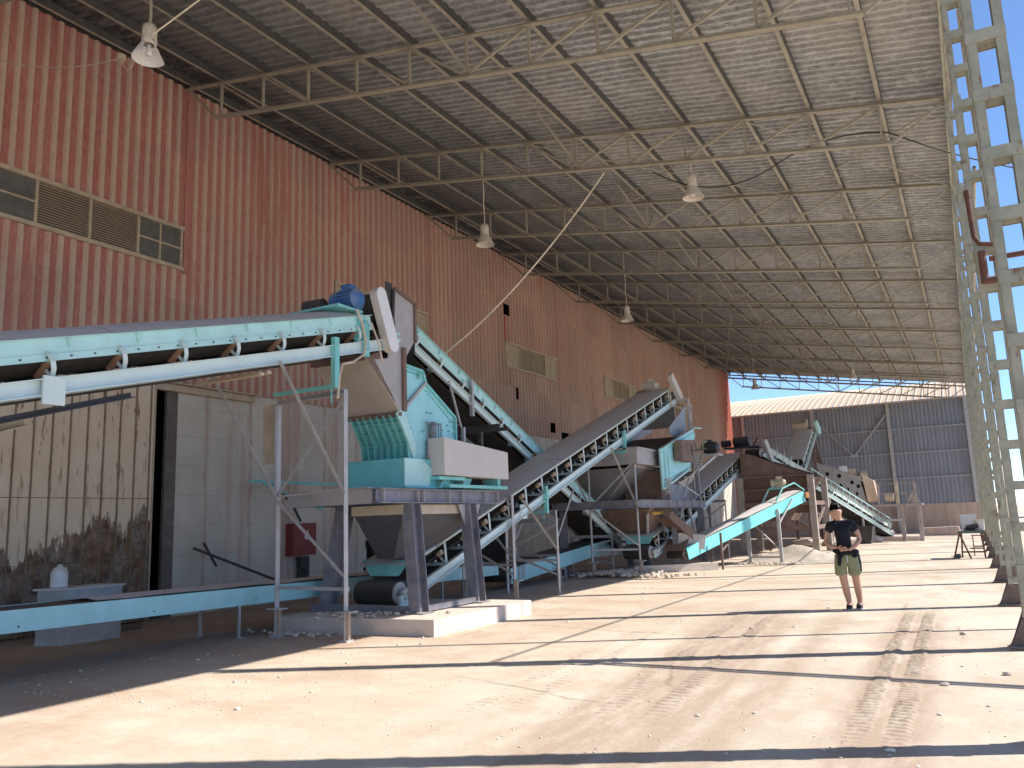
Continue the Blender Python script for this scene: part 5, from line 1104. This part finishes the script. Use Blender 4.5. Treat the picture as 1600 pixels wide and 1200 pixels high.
def person_standing():
    P_ = bpy.data.objects.new('person', None); C.objects.link(P_); P_.location = (-1.99, 15.09, 0); P_.empty_display_size = .1
    P_.rotation_euler = (0, 0, R(6)); OFF[P_.name] = V((0, 0, 0))
    tag(P_, 'man standing in black t-shirt and sage shorts, dark jacket tied round his waist', 'person')
    v = [(0, 0, .96), (-.01, 0, 1.12), (-.02, 0, 1.28), (-.035, .005, 1.42), (-.06, .0, 1.475), (-.085, -.02, 1.535), (-.095, -.025, 1.61), (-.10, -.025, 1.67),   # 0-7
         (-.19, .0, 1.405), (-.265, .01, 1.26), (-.29, .02, 1.12), (-.21, -.11, 1.05), (-.115, -.19, 1.025),                            # 8-12 image-left arm
         (.135, .0, 1.405), (.215, .02, 1.27), (.245, .03, 1.14), (.155, -.11, 1.04), (.055, -.20, .985),                                # 13-17
         (-.085, 0, .90), (-.085, -.02, .70), (-.07, -.035, .50), (-.045, .0, .30), (-.015, .01, .10), (-.02, -.02, .055), (-.03, -.13, .035),  # 18-24
         (.085, .01, .90), (.11, .01, .70), (.125, .03, .50), (.14, .09, .30), (.15, .12, .115), (.145, .09, .06), (.125, -.02, .035)]     # 25-31
    e_ = [(0, 1), (1, 2), (2, 3), (3, 4), (4, 5), (5, 6), (6, 7), (3, 8), (8, 9), (9, 10), (10, 11), (11, 12), (3, 13), (13, 14), (14, 15), (15, 16), (16, 17), (0, 18), (18, 19), (19, 20), (20, 21), (21, 22), (22, 23), (23, 24), (0, 25), (25, 26), (26, 27), (27, 28), (28, 29), (29, 30), (30, 31)]
    rd = [(.15, .10), (.14, .095), (.155, .10), (.11, .08), .06, (.074, .08), (.104, .122), (.098, .118), .058, .048, .042, .038, .026, .058, .048, .042, .038, .026,
          (.10, .10), .092, .066, .066, .044, .04, .035, (.10, .10), .092, .066, .066, .044, .04, .035]
    bd = skin('body', v, e_, rd, 'skin', P_)
    sh = skin('t_shirt', [(0, 0, .93), (-.01, 0, 1.10), (-.02, 0, 1.28), (-.035, .005, 1.41), (-.05, 0, 1.465), (-.19, 0, 1.40), (-.262, .01, 1.27), (.135, 0, 1.40), (.212, .02, 1.28)],
         [(0, 1), (1, 2), (2, 3), (3, 4), (3, 5), (5, 6), (3, 7), (7, 8)], [(.195, .135), (.185, .13), (.20, .13), (.155, .105), (.075, .075), .088, .092, .088, .092], 'shirt', P_)
    so_ = skin('shorts', [(0, 0, .99), (0, 0, .90), (-.092, 0, .82), (-.098, -.02, .60), (.092, .01, .82), (.112, .01, .60), (-.098, -.02, .545), (.114, .01, .545)],
         [(0, 1), (1, 2), (2, 3), (1, 4), (4, 5), (3, 6), (5, 7)], [(.155, .12), (.16, .125), (.108, .12), (.104, .11), (.108, .12), (.104, .11), (.104, .11), (.104, .11)], 'shorts', P_)
    skin('tied_jacket', [(-.17, -.06, .97), (-.06, -.14, .95), (.04, -.145, .94), (.17, -.06, .95), (.175, .08, .95), (0, .14, .96), (-.165, .08, .97), (-.10, -.16, .84), (-.11, -.165, .72), (.13, -.14, .86), (.19, .04, .78), (.205, .06, .60)],
         [(0, 1), (1, 2), (2, 3), (3, 4), (4, 5), (5, 6), (6, 0), (1, 7), (7, 8), (3, 9), (4, 10), (10, 11)], [.04, .045, .045, .05, .04, .05, .04, (.05, .03), (.045, .025), (.05, .03), (.05, .03), (.03, .03)], 'shirt', P_, 1, 2)
    MB().path([(.02, -.135, .93), (.022, -.15, .85), (.02, -.148, .78)], .006, 5).build('drawstring', 'wt', P_)
    for (a, b, c_) in (((-.015, .03, .04), (-.035, -.17, .03), .05), ((.145, .14, .045), (.115, -.06, .035), .05)):
        skin('shoe', [a, ((a[0]+b[0])/2, (a[1]+b[1])/2, .05), b, (a[0], a[1]-.01, .10)], [(0, 1), (1, 2), (0, 3)], [(.048, .042), (.05, .04), (.04, .03), (.045, .045)], 'shoe', P_, 0, 2)
        MB().bar((a[0], a[1]+.04, .012), (b[0], b[1]-.03, .012), .085, .024).build('sole', 'sole', P_)
    # head details
    hc = V((-.10, -.032, 1.625))
    ellip('hair', (hc.x, hc.y+.024, hc.z+.035), (.094, .108, .122), 'hair', P_, 12, lambda q: q.z > (.078-(.06 if abs(q.x) > .055 else 0) if q.y < -.03 else -.07 if q.y > .03 else -.03))
    MB().blob((hc.x-.01, hc.y-.02, hc.z+.128), .042, (1.4, .8, .6), .15).blob((hc.x+.03, hc.y+.005, hc.z+.135), .045, (1.2, 1, .5), .15).build('fringe', 'hair', P_, True)
    MB().blob((hc.x, hc.y-.10, hc.z-.01), .014, (1, 1.2, 1.5), .05).build('nose', 'skin', P_, True)
    for s_ in (-1, 1):
        ellip('ear', (hc.x+s_*.083, hc.y+.01, hc.z), (.012, .022, .032), 'skin', P_, 8)
        ellip('eye', (hc.x+s_*.032, hc.y-.092, hc.z+.012), (.010, .005, .004), 'brown', P_, 6)
        MB().bar((hc.x+s_*.015, hc.y-.094, hc.z+.03), (hc.x+s_*.045, hc.y-.088, hc.z+.03), .005, .004).build('eyebrow', 'brown', P_)
    MB().bar((hc.x-.024, hc.y-.088, hc.z-.048), (hc.x+.024, hc.y-.088, hc.z-.048), .006, .008).build('mouth', mat('lips', (.35, .12, .09), .5, dust=0), P_)
    # hands, fingers touching in front of the waist
    def hand(wrist, d, sx):
        w0 = V(wrist); d = V(d).normalized(); up_ = V((0, -.35, .95)).normalized(); up_ = (up_-d*up_.dot(d)).normalized(); k = d.cross(up_)
        vs = [w0, w0+d*.05, w0+d*.085]; es = [(0, 1), (1, 2)]; rs = [(.024, .018), (.034, .018), (.034, .016)]
        for f_ in range(4):
            o_ = up_*(.026-.0175*f_); ln = (.033, .038, .035, .027)[f_]
            i0 = len(vs); vs += [w0+d*.088+o_, w0+d*(.088+ln)+o_+k*.012*sx, w0+d*(.088+ln*1.6)+o_+k*.035*sx]; es += [(2, i0), (i0, i0+1), (i0+1, i0+2)]; rs += [.009, .0085, .0075]
        i0 = len(vs); vs += [w0+d*.035+up_*.035, w0+d*.065+up_*.055+k*.015*sx, w0+d*.09+up_*.055+k*.03*sx]; es += [(1, i0), (i0, i0+1), (i0+1, i0+2)]; rs += [.013, .010, .009]
        return skin('hand', vs, es, rs, 'skin', P_, 0, 1)
    hand((-.115, -.19, 1.025), (.9, -.25, -.15), 1); hand((.055, -.20, .985), (-.9, -.2, .1), -1)
person_standing()

def person_bent():
    P_ = bpy.data.objects.new('person', None); C.objects.link(P_); P_.location = (-11.3, 14.0, .0); OFF[P_.name] = V((0, 0, 0))
    tag(P_, 'person in black bending behind the crusher platform, back towards the camera', 'person')
    v = [(0, 0, .86), (.03, .02, 1.05), (.08, .05, 1.22), (.16, .12, 1.36), (.20, .18, 1.43), (.24, .2, 1.52), (-.08, .0, 1.30), (-.14, .15, 1.05), (0, .32, .95), (.25, .0, 1.28), (.36, .15, 1.08), (.42, .32, .98),
         (-.1, 0, .8), (-.1, .06, .45), (-.1, -.02, .08), (-.1, .1, .04), (.1, 0, .8), (.1, .06, .45), (.1, -.02, .08), (.1, .1, .04)]
    e_ = [(0, 1), (1, 2), (2, 3), (3, 4), (4, 5), (2, 6), (6, 7), (7, 8), (2, 9), (9, 10), (10, 11), (0, 12), (12, 13), (13, 14), (14, 15), (0, 16), (16, 17), (17, 18), (18, 19)]
    rd = [(.15, .12), (.16, .12), (.19, .13), .07, .05, (.07, .09), .06, .045, .03, .06, .045, .03, .1, .07, .05, .04, .1, .07, .05, .04]
    skin('body', v, e_, rd, 'skin', P_)
    skin('jacket', v[:4]+[v[6], v[7], v[9], v[10]], [(0, 1), (1, 2), (2, 3), (2, 4), (4, 5), (2, 6), (6, 7)], [(.19, .15), (.21, .16), (.23, .17), (.09, .08), .085, .065, .085, .065], 'shirt', P_)
    skin('trousers', [(0, 0, .9), (-.1, 0, .78), (-.1, .06, .45), (-.1, -.02, .1), (.1, 0, .78), (.1, .06, .45), (.1, -.02, .1)], [(0, 1), (1, 2), (2, 3), (0, 4), (4, 5), (5, 6)], [(.17, .14), .12, .09, .07, .12, .09, .07], 'shirt', P_)
    ellip('hair', (.235, .19, 1.56), (.085, .10, .085), 'hair', P_, 10)
person_bent()
